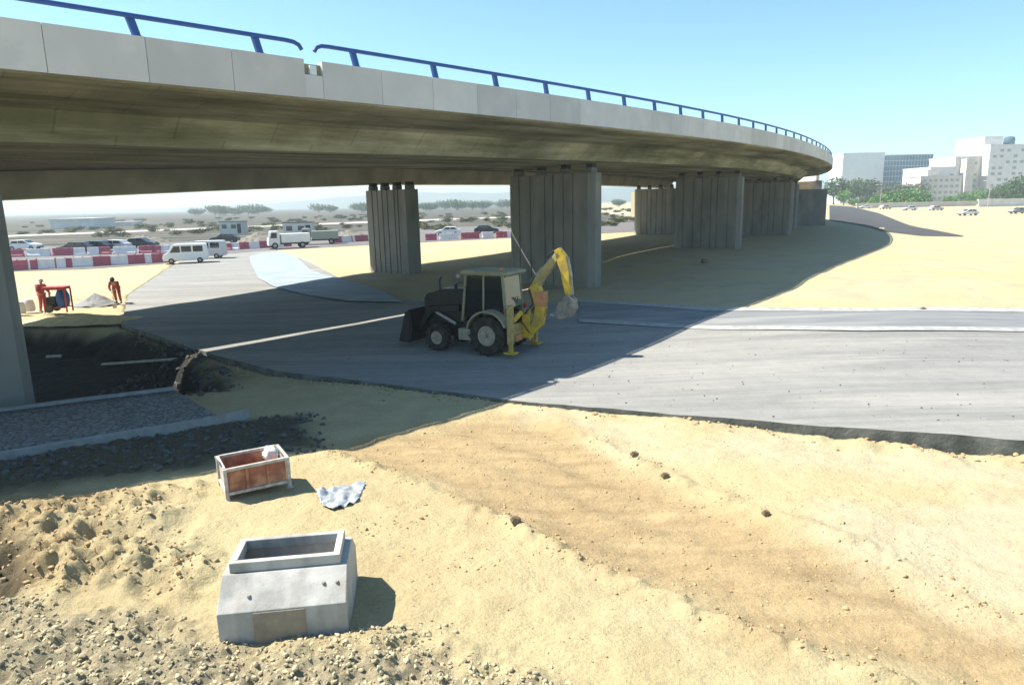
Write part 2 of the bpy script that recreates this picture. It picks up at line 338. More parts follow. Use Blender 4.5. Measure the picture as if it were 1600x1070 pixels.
def drape(name,polyA,polyB,m,dz,n=60,k=8,fn=base,kind='structure',label=None,cat=None,thick=0,world=True):
    A=resample(polyA,n);B=resample(polyB,n);ts=np.linspace(0,1,k)
    if thick: ts=np.r_[0,ts,1]
    X=A[:,None,0]*(1-ts)+B[:,None,0]*ts; Y=A[:,None,1]*(1-ts)+B[:,None,1]*ts; Z=fn(X,Y)+dz
    if thick: Z[:,0]-=thick;Z[:,-1]-=thick
    I=np.arange(X.size).reshape(X.shape); Fq=np.stack([I[:-1,:-1],I[:-1,1:],I[1:,1:],I[1:,:-1]],-1).reshape(-1,4)
    o=npmesh(name,np.stack([X,Y,Z],-1).reshape(-1,3),Fq,m)
    return tag(o,label,cat,None,kind)
def PX(*ps): return [atb(*p)[:2] for p in ps]
m_kerb=mat('pale_kerb_concrete',(.36,.36,.35),(.25,.25,.245),scale=3,bump=.2)
m_strip=mat('compacted_strip',(.19,.198,.205),(.145,.15,.158),scale=1.5,stretch=(.3,2,1),bump=.2,c3=(.24,.24,.24))
drape('road_shoulder',PX((905,505),(1110,514),(1350,516),(1600,517))[:]+[PX((1600,517))[0]+np.array([20,0])],PX((905,472),(1110,484),(1350,486),(1600,487))+[PX((1600,487))[0]+np.array([20,0])],m_strip,.05,120,10)
drape('kerb_line',PX((905,505),(1110,517),(1350,519),(1600,520))+[PX((1600,520))[0]+np.array([20,0])],PX((905,500),(1110,511),(1350,513),(1600,514))+[PX((1600,514))[0]+np.array([20,0])],m_kerb,.058,120,3)
drape('kerb_line',PX((880,472),(1110,488),(1350,489),(1600,490))+[PX((1600,490))[0]+np.array([20,0])],PX((880,468),(1110,482),(1350,483),(1600,484))+[PX((1600,484))[0]+np.array([20,0])],m_kerb,.068,120,3)
m_shadow=mat('painted_shadow_dark',(.055,.055,.058),(.035,.035,.038),scale=.3,rough=.95)
drape('painted_shadow_wedge',PX((1296,345),(1340,352),(1379,362),(1440,369),(1505,370)),PX((1296,321),(1330,323),(1372,333),(1436,356),(1505,369)),m_shadow,.05,40,6)  # dark patch laid in the shape of the viaduct's far cast shadow
# ---------------------------------------------------------------- viaduct
CX,CY,R0=-209.565,211.428,278.43
def arc(th,off,z=0.): return Vector((CX+(R0-off)*math.cos(th),CY+(R0-off)*math.sin(th),z))
T0,T1=-.86,-.30
def ZT(th): return 9.4+.6*float(sstep(-.80,-.55,th))
def ip(th,pts): return float(np.interp(th,[p[0] for p in pts],[p[1] for p in pts]))
gapo=lambda th: ip(th,[(-.9,11.9),(-.74,12.0),(-.70,12.6),(-.62,17.0),(-.55,18.2),(-.3,18.2)])
faro=lambda th: ip(th,[(-.9,24.),(-.76,24.5),(-.70,28.),(-.65,31),(-.3,31)])
m_fasc=mat('parapet_concrete',(.68,.62,.585),(.59,.54,.51),scale=.8,rough=.8,bump=.08,bscale=20,c3=(.61,.56,.53),s3=1.5)
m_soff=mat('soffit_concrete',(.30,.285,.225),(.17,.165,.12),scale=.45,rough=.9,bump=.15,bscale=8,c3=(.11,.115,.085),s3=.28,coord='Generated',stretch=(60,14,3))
def soffit_mat():
    m=bpy.data.materials.new('weathered_soffit'); m.use_nodes=True; nt=m.node_tree;N=nt.nodes;L=nt.links;b=N['Principled BSDF']; b.inputs['Roughness'].default_value=.9; b.inputs['Specular IOR Level'].default_value=.2
    uv=N.new('ShaderNodeUVMap'); uv.uv_map='UVMap'
    def ns(st,sc,d=6,rg=.6):
        mp=N.new('ShaderNodeMapping'); mp.inputs['Scale'].default_value=st; L.new(uv.outputs[0],mp.inputs[0]); n=N.new('ShaderNodeTexNoise'); n.inputs['Scale'].default_value=sc; n.inputs['Detail'].default_value=d;n.inputs['Roughness'].default_value=rg; L.new(mp.outputs[0],n.inputs[0]); return n.outputs[0]
    def rp(a,p0,p1,c0,c1):
        r=N.new('ShaderNodeValToRGB'); r.color_ramp.elements[0].position=p0;r.color_ramp.elements[1].position=p1;r.color_ramp.elements[0].color=(*c0,1);r.color_ramp.elements[1].color=(*c1,1);L.new(a,r.inputs[0]);return r.outputs[0]
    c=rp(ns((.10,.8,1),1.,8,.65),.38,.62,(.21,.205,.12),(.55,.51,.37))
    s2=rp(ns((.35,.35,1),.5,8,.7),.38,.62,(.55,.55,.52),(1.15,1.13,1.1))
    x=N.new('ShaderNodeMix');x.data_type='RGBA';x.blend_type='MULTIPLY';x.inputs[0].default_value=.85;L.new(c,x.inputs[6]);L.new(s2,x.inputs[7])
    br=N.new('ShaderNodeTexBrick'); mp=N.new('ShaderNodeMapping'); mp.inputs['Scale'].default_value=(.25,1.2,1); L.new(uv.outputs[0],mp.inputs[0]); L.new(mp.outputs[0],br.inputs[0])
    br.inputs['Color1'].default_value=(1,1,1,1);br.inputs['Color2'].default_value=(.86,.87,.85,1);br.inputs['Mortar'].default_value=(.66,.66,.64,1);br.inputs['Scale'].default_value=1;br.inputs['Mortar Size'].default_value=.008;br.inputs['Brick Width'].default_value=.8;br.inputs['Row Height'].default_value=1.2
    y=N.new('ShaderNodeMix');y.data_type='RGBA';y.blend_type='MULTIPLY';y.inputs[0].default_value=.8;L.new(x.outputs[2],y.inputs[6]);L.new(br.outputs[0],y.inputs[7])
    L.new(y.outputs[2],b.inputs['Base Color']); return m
m_soff=soffit_mat()
nt_=m_fasc.node_tree; oi=nt_.nodes.new('ShaderNodeObjectInfo'); mr=nt_.nodes.new('ShaderNodeMapRange'); mr.inputs[3].default_value=.86; mr.inputs[4].default_value=1.06; nt_.links.new(oi.outputs['Random'],mr.inputs[0]); hv=nt_.nodes.new('ShaderNodeHueSaturation'); nt_.links.new(mr.outputs[0],hv.inputs['Value']); b_=nt_.nodes['Principled BSDF']; src_=b_.inputs['Base Color'].links[0].from_socket; nt_.links.new(src_,hv.inputs['Color']); nt_.links.new(hv.outputs[0],b_.inputs['Base Color'])
def deck_mesh(name,parent,prof,th0,th1,n,m):
    """prof(th)-> list of (offset,z) ring, looped; swept along the arc, with metre UVs"""
    ths=np.linspace(th0,th1,n); V=[];UV=[]; k=len(prof(th0))
    for th in ths:
        acc=0;pv=None
        for o,z in prof(th):
            V.append(arc(th,o,z)-parent.location)
    Fc=[]
    for i in range(n-1):
        for j in range(k): Fc.append((i*k+j,i*k+(j+1)%k,(i+1)*k+(j+1)%k,(i+1)*k+j))
    Fc.append(tuple(range(k))); Fc.append(tuple((n-1)*k+j for j in range(k))[::-1])
    me=bpy.data.meshes.new(name); me.from_pydata([tuple(v) for v in V],[],Fc); me.update()
    uvl=me.uv_layers.new(name='UVMap'); per=[0]
    pr=prof((th0+th1)/2)
    for j in range(k): a=pr[j];b=pr[(j+1)%k]; per.append(per[-1]+math.hypot(a[0]-b[0],a[1]-b[1]))
    for p in me.polygons:
        if len(p.vertices)!=4: continue
        for li,vi in zip(p.loop_indices,p.vertices):
            i,j=divmod(vi,k); js=[q%k for q in p.vertices]
            v=per[j]
            if j==0 and (k-1) in js: v=per[k]
            uvl.data[li].uv=((ths[i]-th0)*270,v)
    bm=bmesh.new(); bm.from_mesh(me); bmesh.ops.recalc_face_normals(bm,faces=bm.faces); bm.to_mesh(me); bm.free()
    o=bpy.data.objects.new(name,me); COL.objects.link(o); me.materials.append(m); o.parent=parent; return o
va=thing('viaduct','nearer curving concrete viaduct deck with pale panelled parapet and weathered underside','viaduct',arc(-.6715,6,0.))
def prof1(th):
    zt=ZT(th); g=gapo(th)-.12; w=g-3.2
    return [(.12,zt-.1),(.12,zt-1.12),(.35,zt-1.18),(2.9,zt-1.42),(3.25,zt-1.5),(4.1,zt-2.3),(w,zt-2.55+.1*(w-9)/6),(w+.9,zt-1.7),(g,zt-1.3),(g,zt-.35),(1.,zt-.45),(.9,zt-.1)]
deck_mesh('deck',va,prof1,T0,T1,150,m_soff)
# parapet panels, 2.2 m each, missing strip near the joint
step=2.2/R0; th=T0; k=0; TJ=None
def th_at_px(px,off=0,z=9.5):
    def f(t):
        q=arc(t,off,z); x,y,zz=q.x,q.y,q.z-HC; w=y*cp-zz*sp; v=(y*sp+zz*cp)/w; u=x/w
        return (u*cr-v*sr)*F+800
    a=np.linspace(-.80,-.25,1500); p=np.array([f(t) for t in a]); i=int(np.argmax(p>px)); return a[i]
TJ=th_at_px(488)
gapw=.30/R0
ths=[]
t_=TJ+gapw
while t_<T1: ths.append((t_,min(t_+step,T1))); t_+=step
t_=TJ-gapw
while t_>T0: ths.append((t_-step,t_)); t_-=step
for a,b in sorted(ths):
    mb=MB(); rings=[]
    e=.007/R0
    for t in np.linspace(a+e,b-e,4):
        zt=ZT(t); rings.append([arc(t,o,z) for o,z in ((0,zt),(0,zt-1.08),(.115,zt-1.08),(.115,zt-.12),(.26,zt-.06),(.26,zt))])
    mb.loft(rings).build('parapet_panel',m_fasc,va,world=True)
mb=MB(); zt=ZT(TJ); rings=[[arc(t,o,z) for o,z in ((.01,zt-.42),(.01,zt-1.07),(.115,zt-1.07),(.115,zt-.42))] for t in (TJ-gapw,TJ+gapw)]
mb.loft(rings).build('parapet_panel',m_fasc,va,world=True)
m_white=mat('white_paint',(.80,.80,.80),(.72,.72,.72),rough=.5)
mb=MB(); q=arc(TJ,.12,zt-.28); mb.box(q,(.22,.22,.26),rz=TJ); mb.build('drain_box',m_white,va,world=True,bevel=.01)
# deck far side edge beam
va2=thing('viaduct','second concrete viaduct deck running parallel behind the nearer curving deck, mostly hidden by it','viaduct',arc(-.668,22.5,0.))
z2=lambda th: ip(th,[(-.9,5.3),(-.78,5.65),(-.72,6.3),(-.66,6.85),(-.5,7.15),(-.3,7.2)])
def prof2(th):
    g=gapo(th)+.36; f=faro(th); z=z2(th); s0=f-5.2; s1=f-3.4
    return [(s0+.0,z+1.9),(s0+.0,z+1.2),(s0+.35,z+.02),(s1,z-.02),(s1+.4,z+.85),(f-.2,z+1.1),(f,z+1.15),(f,z+1.9)]
m_gird=mat('girder_painted_bounce',(.50,.46,.36),(.34,.31,.24),scale=.5)  # lightened tone carries the bounce light along this strip
deck_mesh('edge_girder',va2,prof2,T0,T1,150,m_gird)
m_slab_shade=mat('shade_dark_slab',(.03,.03,.026),(.015,.015,.013),scale=.4)  # near-black tone carries the shade between the two decks
deck_mesh('deck_slab',va2,lambda th:[(gapo(th)+.38,z2(th)+2.3),(gapo(th)+.38,z2(th)+1.35),(faro(th)-5.2,z2(th)+1.25),(faro(th)-5.2,z2(th)+2.3)],T0,T1,150,m_slab_shade)
mb=MB(); mb.loft([[arc(t,o,z) for o,z in ((faro(t)+.01,z2(t)+2.6),(faro(t)+.01,z2(t)+1.0),(faro(t)+.25,z2(t)+1.0),(faro(t)+.25,z2(t)+2.6))] for t in np.linspace(T0,T1,80)]).build('parapet',m_fasc,va2,world=True)
# guard rails
m_blue=mat('blue_rail_paint',(.012,.075,.30),(.010,.06,.23),rough=.6,scale=5)
def rail(ta,tb,label,endA,endB,posts):
    o=thing('guard_rail',label,'guard rail',arc((ta+tb)/2,.3,ZT((ta+tb)/2)),group=None)
    pts=[]
    n=max(8,int((tb-ta)*R0/1.2))
    for i,t in enumerate(np.linspace(ta,tb,n)): pts.append(arc(t,.22,ZT(t)+.50))
    if endB: t=tb; pts+= [arc(t+.25/R0,.22,ZT(t)+.485),arc(t+.42/R0,.22,ZT(t)+.42),arc(t+.5/R0,.22,ZT(t)+.30)]
    if endA: t=ta; pts=[arc(t-.5/R0,.22,ZT(t)+.30),arc(t-.42/R0,.22,ZT(t)+.42),arc(t-.25/R0,.22,ZT(t)+.485)]+pts
    MB().tube(pts,.062,10).build('rail',m_blue,o,smooth=True,world=True)
    for t in posts:
        if not ta<=t<=tb: continue
        z=ZT(t); f=(arc(t+.001,.2,0)-arc(t,.2,0)).normalized()
        mb=MB(); a=arc(t,.24,0)
        # bracket: wide foot leaning back to the tube
        ring=lambda c,w,d:[c+f*(-w/2)+Vector((0,0,0)),c+f*(w/2),c+f*(w/2)+(arc(t,1,0)-arc(t,0,0))*d,c-f*(w/2)+(arc(t,1,0)-arc(t,0,0))*d]
        mb.loft([ring(Vector((a.x,a.y,z+.0))+f*.14,.34,.16),ring(Vector((a.x,a.y,z+.04))+f*.14,.34,.16),ring(Vector((a.x,a.y,z+.07))+f*.12,.18,.12),ring(Vector((a.x,a.y,z+.47)),.20,.10)])
        mb.build('post',m_blue,o,world=True)
pt=[th_at_px(p,.2,9.55) for p in (205,400,553,678)]
sp_=(pt[1]-pt[0]); posts=[pt[0]-sp_*i for i in range(1,4)]+pt[:4]; t_=pt[3]+sp_*.97
while t_<T1-.01: posts.append(t_); t_+=sp_*.97
TA=th_at_px(444,.2,9.9); TB=th_at_px(512,.2,9.9)
rail(T0,TA,'blue tubular guard rail on the parapet left of the gap, cut by the photo edge',False,True,posts)
rail(TB,T1-.005,'long blue tubular guard rail curving away right of the gap',True,False,posts)
# piers
m_pier=mat('grey_pier_concrete',(.28,.262,.235),(.18,.172,.158),scale=.9,rough=.9,bump=.12,bscale=10,stretch=(1,1,.35),c3=(.22,.208,.19),s3=.7)
m_pad=mat('dark_bearing',(.03,.03,.03),rough=.8)
m_plinth=mat('bearing_plinth',(.22,.21,.2),rough=.9)
def pier(th,o0,o1,label,ztop,gr,thk=1.25,nb=4,depth=.6):
    c=arc(th,(o0+o1)/2); g=min(gz(c.x,c.y),float(base(c.x,c.y)))
    t=thing('bridge_pier',label,'bridge pier',(c.x,c.y,g),th,group=gr)   # local x = outward (towards camera side)
    L=(o1-o0)/2; h=ztop-g-.50; mb=MB(); w=thk/2
    # fluted blade: ribs along both faces
    ring=[]; N=5
    xs=np.linspace(-L+.35,L-.35,N*2+1)
    for i,x in enumerate(xs): ring.append((x,-w+(.0 if i%2==0 else .0)))
    face=[]; N=7
    rr=random.Random(int(o1*100)+int(-th*1000)); cuts=sorted([0,1]+[(k+rr.uniform(-.28,.28))/N for k in range(1,N)])
    for i in range(N):
        a=-L+.35+(2*L-.7)*cuts[i]; b=-L+.35+(2*L-.7)*cuts[i+1]
        face+=[(a,-w),(b-.10,-w),(b-.10,-w+.06),(b-.03,-w+.06)] if i<N-1 else [(a,-w),(b,-w)]
    ring=[(-L,-w+.3)]+face+[(L,-w+.3),(L,w-.3)]+[(x,-y) for x,y in face[::-1]]+[(-L,w-.3)]
    mb.loft([[(x,y,z) for x,y in ring] for z in (-depth,h)])
    mb.build('shaft',m_pier,t)
    for i in range(nb):
        x=-L+.5+(2*L-1.)*i/(nb-1)
        p=MB().box((x,0,h+.15),(.42,.6,.30)).build('plinth',m_plinth,t)
        MB().box((x,0,h+.42),(.40,.5,.24)).build('bearing',m_pad,p)
    return t
fr='piers under the nearer deck'; bk='piers under the deck behind'
def sof1(th): return ZT(th)-2.42
pier(-.7775,5.1,10.2,'grey concrete bridge pier cut by the left edge of the photo, beside the dark pit',sof1(-.777),fr,depth=1)
pier(-.6705,4.3,10.6,'big grey ribbed bridge pier right behind the backhoe loader',sof1(-.6705),fr)
pier(-.568,4.6,10.8,'dark wide bridge pier in the middle right, third from the left in the nearer row',sof1(-.568),fr)
pier(-.452,4.3,11.,'dark bridge pier just right of the widest dark pier, one span farther away',sof1(-.452),fr)
pier(-.375,4.2,11,'last small bridge pier before the concrete abutment',sof1(-.375),fr)
pier(-.668,20.2,25.2,'grey ribbed bridge pier standing alone in the bright opening behind the loader',z2(-.668)+.05,bk)
pier(-.560,20.5,26,'bridge pier of the rear row mostly hidden behind the big ribbed pier',z2(-.56)+.05,bk)
pier(-.443,20.2,26,'pale bridge pier of the rear row with bright gaps between its bearings',z2(-.443)+.05,bk)
# abutment
tha=-.315; ab=thing('abutment','plain grey concrete abutment wall closing the far end of the viaduct','abutment',arc(tha,14,0))
mb=MB(); mb.loft([[arc(tha+d,o,z) for d,o in ((0,-1.2),(.02,-1.2),(.02,26),(0,26))] for z in (-1,6.4)]); mb.build('front_wall',m_pier,ab,world=True)
mb=MB(); mb.loft([[arc(t,o,z) for o,z in ((-.9,-.5),(-.9,ZT(t)-2.),(.6,ZT(t)-2.),(.6,-.5))] for t in np.linspace(tha+.0205,tha+.45,30)]); mb.build('wing_wall',m_pier,ab,world=True)
mb=MB(); mb.loft([[arc(t,o,z) for o,z in ((-.2,ZT(t)-2.0),(-.2,ZT(t)),(.3,ZT(t)),(.3,ZT(t)-2.0))] for t in np.linspace(T1+.001,tha+.45,30)]); mb.build('parapet',m_fasc,ab,world=True)
mb=MB(); mb.loft([[arc(t,o,z) for o,z in ((.65,-.5),(.65,7.9),(24,7.9),(24,-.5))] for t in np.linspace(tha+.021,tha+.45,30)]); mb.build('fill',mat('fill_soil',(.4,.33,.2)),ab,world=True)
# ---------------------------------------------------------------- stone pitched strip + kerbs (left)
m_pave=mat('stone_pitching',(.16,.17,.175),(.07,.075,.078),scale=2.2,bump=.6,bscale=4,detail=3)
def pave_mat():
    m=bpy.data.materials.new('stone_setts'); m.use_nodes=True; nt=m.node_tree;N=nt.nodes;L=nt.links;b=N['Principled BSDF']; b.inputs['Roughness'].default_value=.9
    g=N.new('ShaderNodeNewGeometry'); v=N.new('ShaderNodeTexVoronoi'); v.feature='DISTANCE_TO_EDGE'; v.inputs['Scale'].default_value=5.5; L.new(g.outputs['Position'],v.inputs[0])
    v2=N.new('ShaderNodeTexVoronoi'); v2.inputs['Scale'].default_value=5.5; L.new(g.outputs['Position'],v2.inputs[0])
    r=N.new('ShaderNodeValToRGB'); r.color_ramp.elements[0].position=.03;r.color_ramp.elements[1].position=.16;r.color_ramp.elements[0].color=(.075,.078,.08,1);r.color_ramp.elements[1].color=(.20,.205,.20,1);L.new(v.outputs['Distance'],r.inputs[0])
    x=N.new('ShaderNodeMix');x.data_type='RGBA';x.blend_type='MULTIPLY';x.inputs[0].default_value=.6;L.new(r.outputs[0],x.inputs[6]);L.new(v2.outputs['Color'],x.inputs[7])
    h=N.new('ShaderNodeHueSaturation');h.inputs['Saturation'].default_value=.1;h.inputs['Value'].default_value=1.1;L.new(x.outputs[2],h.inputs['Color']);L.new(h.outputs[0],b.inputs['Base Color'])
    bp=N.new('ShaderNodeBump');bp.inputs['Strength'].default_value=1.;bp.inputs['Distance'].default_value=.08;L.new(v.outputs['Distance'],bp.inputs['Height']);L.new(bp.outputs[0],b.inputs['Normal']); return m
m_sett=pave_mat()
def pf(X,Y): return base(X,Y)
o=drape('stone_pitching',PX((-260,748),(0,712),(180,682),(345,655)),PX((-260,676),(0,646),(140,628),(275,612)),m_sett,.05,70,10,thick=.5)
m_kg=mat('grey_kerb',(.30,.31,.31),(.22,.23,.23),scale=4,bump=.2)
for pts,lb in ((((-260,752),(0,716),(180,685),(340,658),(388,646)),'longer grey concrete kerb along the lower edge of the stone pitching'),
            (((-260,674),(0,645),(140,627),(272,611)),'grey concrete kerb along the upper edge of the stone pitching')):
    P=PX(*pts); P=resample(P,24); mb=MB(); rings=[]
    for i in range(len(P)):
        d=P[min(i+1,len(P)-1)]-P[max(i-1,0)]; d=d/np.hypot(*d); n=np.array([-d[1],d[0]])*.075; z=float(base(P[i][0],P[i][1]))+.13
        rings.append([(*(P[i]-n),z-.5),(*(P[i]+n),z-.5),(*(P[i]+n),z),(*(P[i]-n),z)])
    mb.loft(rings); c=P[12]; tag(mb.build('kerb',m_kg,loc=(c[0],c[1],float(base(*c)))),lb,'kerb')
# ---------------------------------------------------------------- catch basin
m_conc=mat('precast_concrete',(.46,.445,.42),(.35,.34,.32),scale=2.2,rough=.85,bump=.15,bscale=30,c3=(.38,.355,.32),s3=2.2)
m_patch=mat('brown_mortar_patch',(.30,.25,.19),(.22,.185,.14),scale=5,bump=.3)
nt_=m_conc.node_tree; b_=nt_.nodes['Principled BSDF']; src_=b_.inputs['Base Color'].links[0].from_socket
tc_=nt_.nodes.new('ShaderNodeTexCoord')
for sc_,a_,b2_,lo_,st_ in ((55.,.66,.72,.45,(1,1,1)),(3.5,.40,.62,.72,(1,1,.25)),(1.2,.45,.6,.85,(1,1,1))):
    mp_=nt_.nodes.new('ShaderNodeMapping'); mp_.inputs['Scale'].default_value=st_; nt_.links.new(tc_.outputs['Object'],mp_.inputs[0]); n_=nt_.nodes.new('ShaderNodeTexNoise'); n_.inputs['Scale'].default_value=sc_; n_.inputs['Detail'].default_value=5; nt_.links.new(mp_.outputs[0],n_.inputs[0])
    r_=nt_.nodes.new('ShaderNodeMapRange'); r_.inputs[1].default_value=a_; r_.inputs[2].default_value=b2_; r_.inputs[3].default_value=1.04; r_.inputs[4].default_value=lo_; nt_.links.new(n_.outputs[0],r_.inputs[0])
    x_=nt_.nodes.new('ShaderNodeMix'); x_.data_type='RGBA'; x_.blend_type='MULTIPLY'; x_.inputs[0].default_value=1; nt_.links.new(src_,x_.inputs[6]); nt_.links.new(r_.outputs[0],x_.inputs[7]); src_=x_.outputs[2]
nt_.links.new(src_,b_.inputs['Base Color'])
def basin():
    q=atb(545,992); rz=math.radians(8); c=atb(330,1000)
    Wd=1.50; ux=Vector((math.cos(rz),math.sin(rz),0)); p=Vector(q)-ux*Wd; 
    t=thing('catch_basin','precast concrete catch basin with sloping shoulders and open top on the foreground sand','catch basin',(p.x,p.y,q[2]-.06),rz)
    W=Wd; e=.09
    D1,S0,S1,D=.0,.42,1.05,1.47; z1,z2,z3=.50,.80,.93
    ya,yb=S0-.06,S1+.06; mb=MB(); V=[]
    for x in (0,W): V+=[(x,0,0),(x,0,z1),(x,ya,z2),(x,yb,z2),(x,D,z1),(x,D,0)]
    V+=[(.11,S0+.03,z2),(W-.11,S0+.03,z2),(W-.11,S1-.03,z2),(.11,S1-.03,z2),(.11,S0+.03,.1),(W-.11,S0+.03,.1),(W-.11,S1-.03,.1),(.11,S1-.03,.1)]
    mb.add(V,[(0,6,7,1),(1,7,8,2),(3,9,10,4),(4,10,11,5),(0,1,2,3,4,5),(6,11,10,9,8,7),(0,5,11,6),(2,8,13,12),(8,9,14,13),(9,3,15,14),(3,2,12,15),(12,13,17,16),(13,14,18,17),(14,15,19,18),(15,12,16,19),(16,17,18,19)])
    mb.build('body',m_conc,t,bevel=.012)
    mb=MB(); r=.085; x0,x1,y0,y1=.085,W-.085,S0-.02,S1+.02
    mb.box(((x0+x1)/2,y0+r/2,(z2+z3)/2+.001),(x1-x0,r,z3-z2)); mb.box(((x0+x1)/2,y1-r/2,(z2+z3)/2+.001),(x1-x0,r,z3-z2))
    for x in (x0+r/2,x1-r/2): mb.box((x,(y0+y1)/2,(z2+z3)/2+.001),(r,y1-y0-2*r,z3-z2))
    mb.build('rim',m_conc,t,bevel=.01)
    MB().box((W*.475,-.004,.245),(.60,.012,.47)).build('knockout_panel',m_patch,t,bevel=.004)
    mb=MB()
    for x,y in ((.35,.14),(1.22,.2),(1.38,.2)):
        z=z1+(z2-z1)*y/(S0-.06); mb.lathe([(.02,0),(.028,.01),(.02,.02)],(x,y,z),'z',10)
    mb.build('lifting_stud',m_patch,t)
basin()
# ---------------------------------------------------------------- rusty stillage
m_rust=mat('rusty_red_steel',(.36,.13,.075),(.22,.085,.055),scale=6,rough=.75,bump=.2,c3=(.42,.22,.13),s3=3)
m_frame=mat('worn_grey_steel',(.50,.47,.44),(.32,.28,.25),scale=9,rough=.6,bump=.1)
m_sack=mat('white_sack',(.75,.74,.70),(.65,.64,.6),scale=8,rough=.9,bump=.4)
m_wire=mat('grey_wire',(.25,.26,.25),rough=.5,metal=.6)
def stillage():
    q=atb(356,782); rz=math.radians(31); L,D,H=1.08,.80,.54
    t=thing('steel_skip','small rust-red steel skip with pale frame standing where the bridge shadow ends','skip',(q[0],q[1],q[2]+.02),rz)
    fl=.10
    MB().box((L/2,.02,fl+(H-fl)/2),(L-.08,.02,H-fl-.04)).build('side_panel',m_rust,t)
    MB().box((L/2,D-.02,fl+(H-fl)/2),(L-.08,.02,H-fl-.04)).build('side_panel',m_rust,t)
    for x in (.02,L-.02): tag(MB().box((x,D/2,fl+(H-fl)/2),(.02,D-.08,H-fl-.04)).build('end_panel',m_frame,t),'pale worn end panel')
    MB().box((L/2,D/2,fl),(L-.08,D-.08,.03)).build('floor_panel',m_rust,t)
    for z,nm in ((H,'top_frame'),(fl,'base_frame')):
        mb=MB()
        for y in (0,D): mb.box((L/2,y,z),(L-.06,.055,.055))
        for x in (0,L): mb.box((x,D/2,z),(.055,D-.06,.055))
        mb.build(nm,m_frame,t,bevel=.006)
    for x in (0,L):
        for y in (0,D): MB().box((x,y,H/2+.0),(.06,.06,H+.04)).box((x,y,-.01),(.11,.11,.02)).build('corner_post',m_frame,t,bevel=.006)
    for i in range(1,3): MB().box((L*i/3,-.008,fl+(H-fl)/2),(.05,.03,H-fl-.06)).build('stiffener',m_rust,t)
    for s_ in (0,1):
        x=-.02 if s_==0 else L*.95; pts=[(x,D*.15,H+.02),(x-.05,D*.3,H+.12),(x-.06,D*.55,H+.14),(x-.02,D*.85,H+.02)]
        MB().tube(pts,.012,6).build('lifting_wire',m_wire,t)
    # bag inside
    def bag(cx,cy,cz,sx,sy,sz,lb):
        bm=bmesh.new(); bmesh.ops.create_icosphere(bm,subdivisions=3,radius=1)
        for v in bm.verts:
            n=v.co.copy(); k=1+.12*math.sin(n.x*5+n.z*4)+.10*math.sin(n.y*7+1); v.co=Vector((math.copysign(abs(n.x)**.7,n.x)*sx*k,math.copysign(abs(n.y)**.7,n.y)*sy*k,n.z*sz*k))
        me=bpy.data.meshes.new('sack'); bm.to_mesh(me); bm.free(); me.materials.append(m_sack); o=bpy.data.objects.new('sack',me); COL.objects.link(o)
        M=t.matrix_basis if False else Matrix.Translation(t.location)@Matrix.Rotation(rz,4,'Z'); o.location=M@Vector((cx,cy,cz)); o.rotation_euler=(0,0,rz); tag(o,lb,'sack')
    bag(L*.84,D*.74,H-.06,.13,.13,.15,'white cement sack poking out of the rusty skip at its right end')
stillage()
# crumpled sheet
def sheet(pts,name,label,cat,m,n=26,amp=.09,sc=5.,dz=.05,fn=ground):
    A=resample(PX(*pts[0]),n);B=resample(PX(*pts[1]),n);ts=np.linspace(0,1,n)
    X=A[:,None,0]*(1-ts)+B[:,None,0]*ts; Y=A[:,None,1]*(1-ts)+B[:,None,1]*ts
    Z=fn(X,Y)+dz+amp*np.abs(fbm(X*sc,Y*sc,3,101)); 
    c=np.array([X.mean(),Y.mean(),Z.min()]); V=np.stack([X,Y,Z],-1).reshape(-1,3)-c
    I=np.arange(X.size).reshape(X.shape); Fq=np.stack([I[:-1,:-1],I[:-1,1:],I[1:,1:],I[1:,:-1]],-1).reshape(-1,4)
    o=npmesh(name,V,Fq,m); o.location=c; s_=o.modifiers.new('thick','SOLIDIFY'); s_.thickness=.008; return tag(o,label,cat)
m_tarp=mat('grey_blue_plastic',(.34,.37,.40),(.22,.24,.27),scale=6,rough=.5,bump=.3)
sheet((((505,795),(520,802),(560,785)),((492,770),(530,762),(572,756))),'plastic_sheet','crumpled grey-blue plastic sheet lying on the sand right of the rusty skip','plastic sheet',m_tarp,30,.16,4.5,-.01)
m_geo=mat('pale_blue_membrane',(.29,.34,.385),(.21,.255,.30),scale=.5,rough=.8,stretch=(1,2,1))
sheet((((392,412),(404,436),(425,448),(455,457),(500,466),(548,473),(628,474)),((390,402),(412,396),(438,394),(462,402),(486,424),(540,440),(605,457))),'membrane_sheet','pale blue membrane sheet spread over the ground where the road leaves the deck shadow','membrane sheet',m_geo,60,.05,.6,.07,base)
# small things on the ground
mb=MB(); mb.lathe([(.11,0),(.13,.04),(.10,.3),(.09,.62),(.05,.7)],(0,0,0),'z',12); q=atb(295,483); tag(mb.build('bollard',mat('black_post',(.02,.02,.02)),loc=tuple(q)),'short black post on the road at the edge of the bridge shadow','bollard')
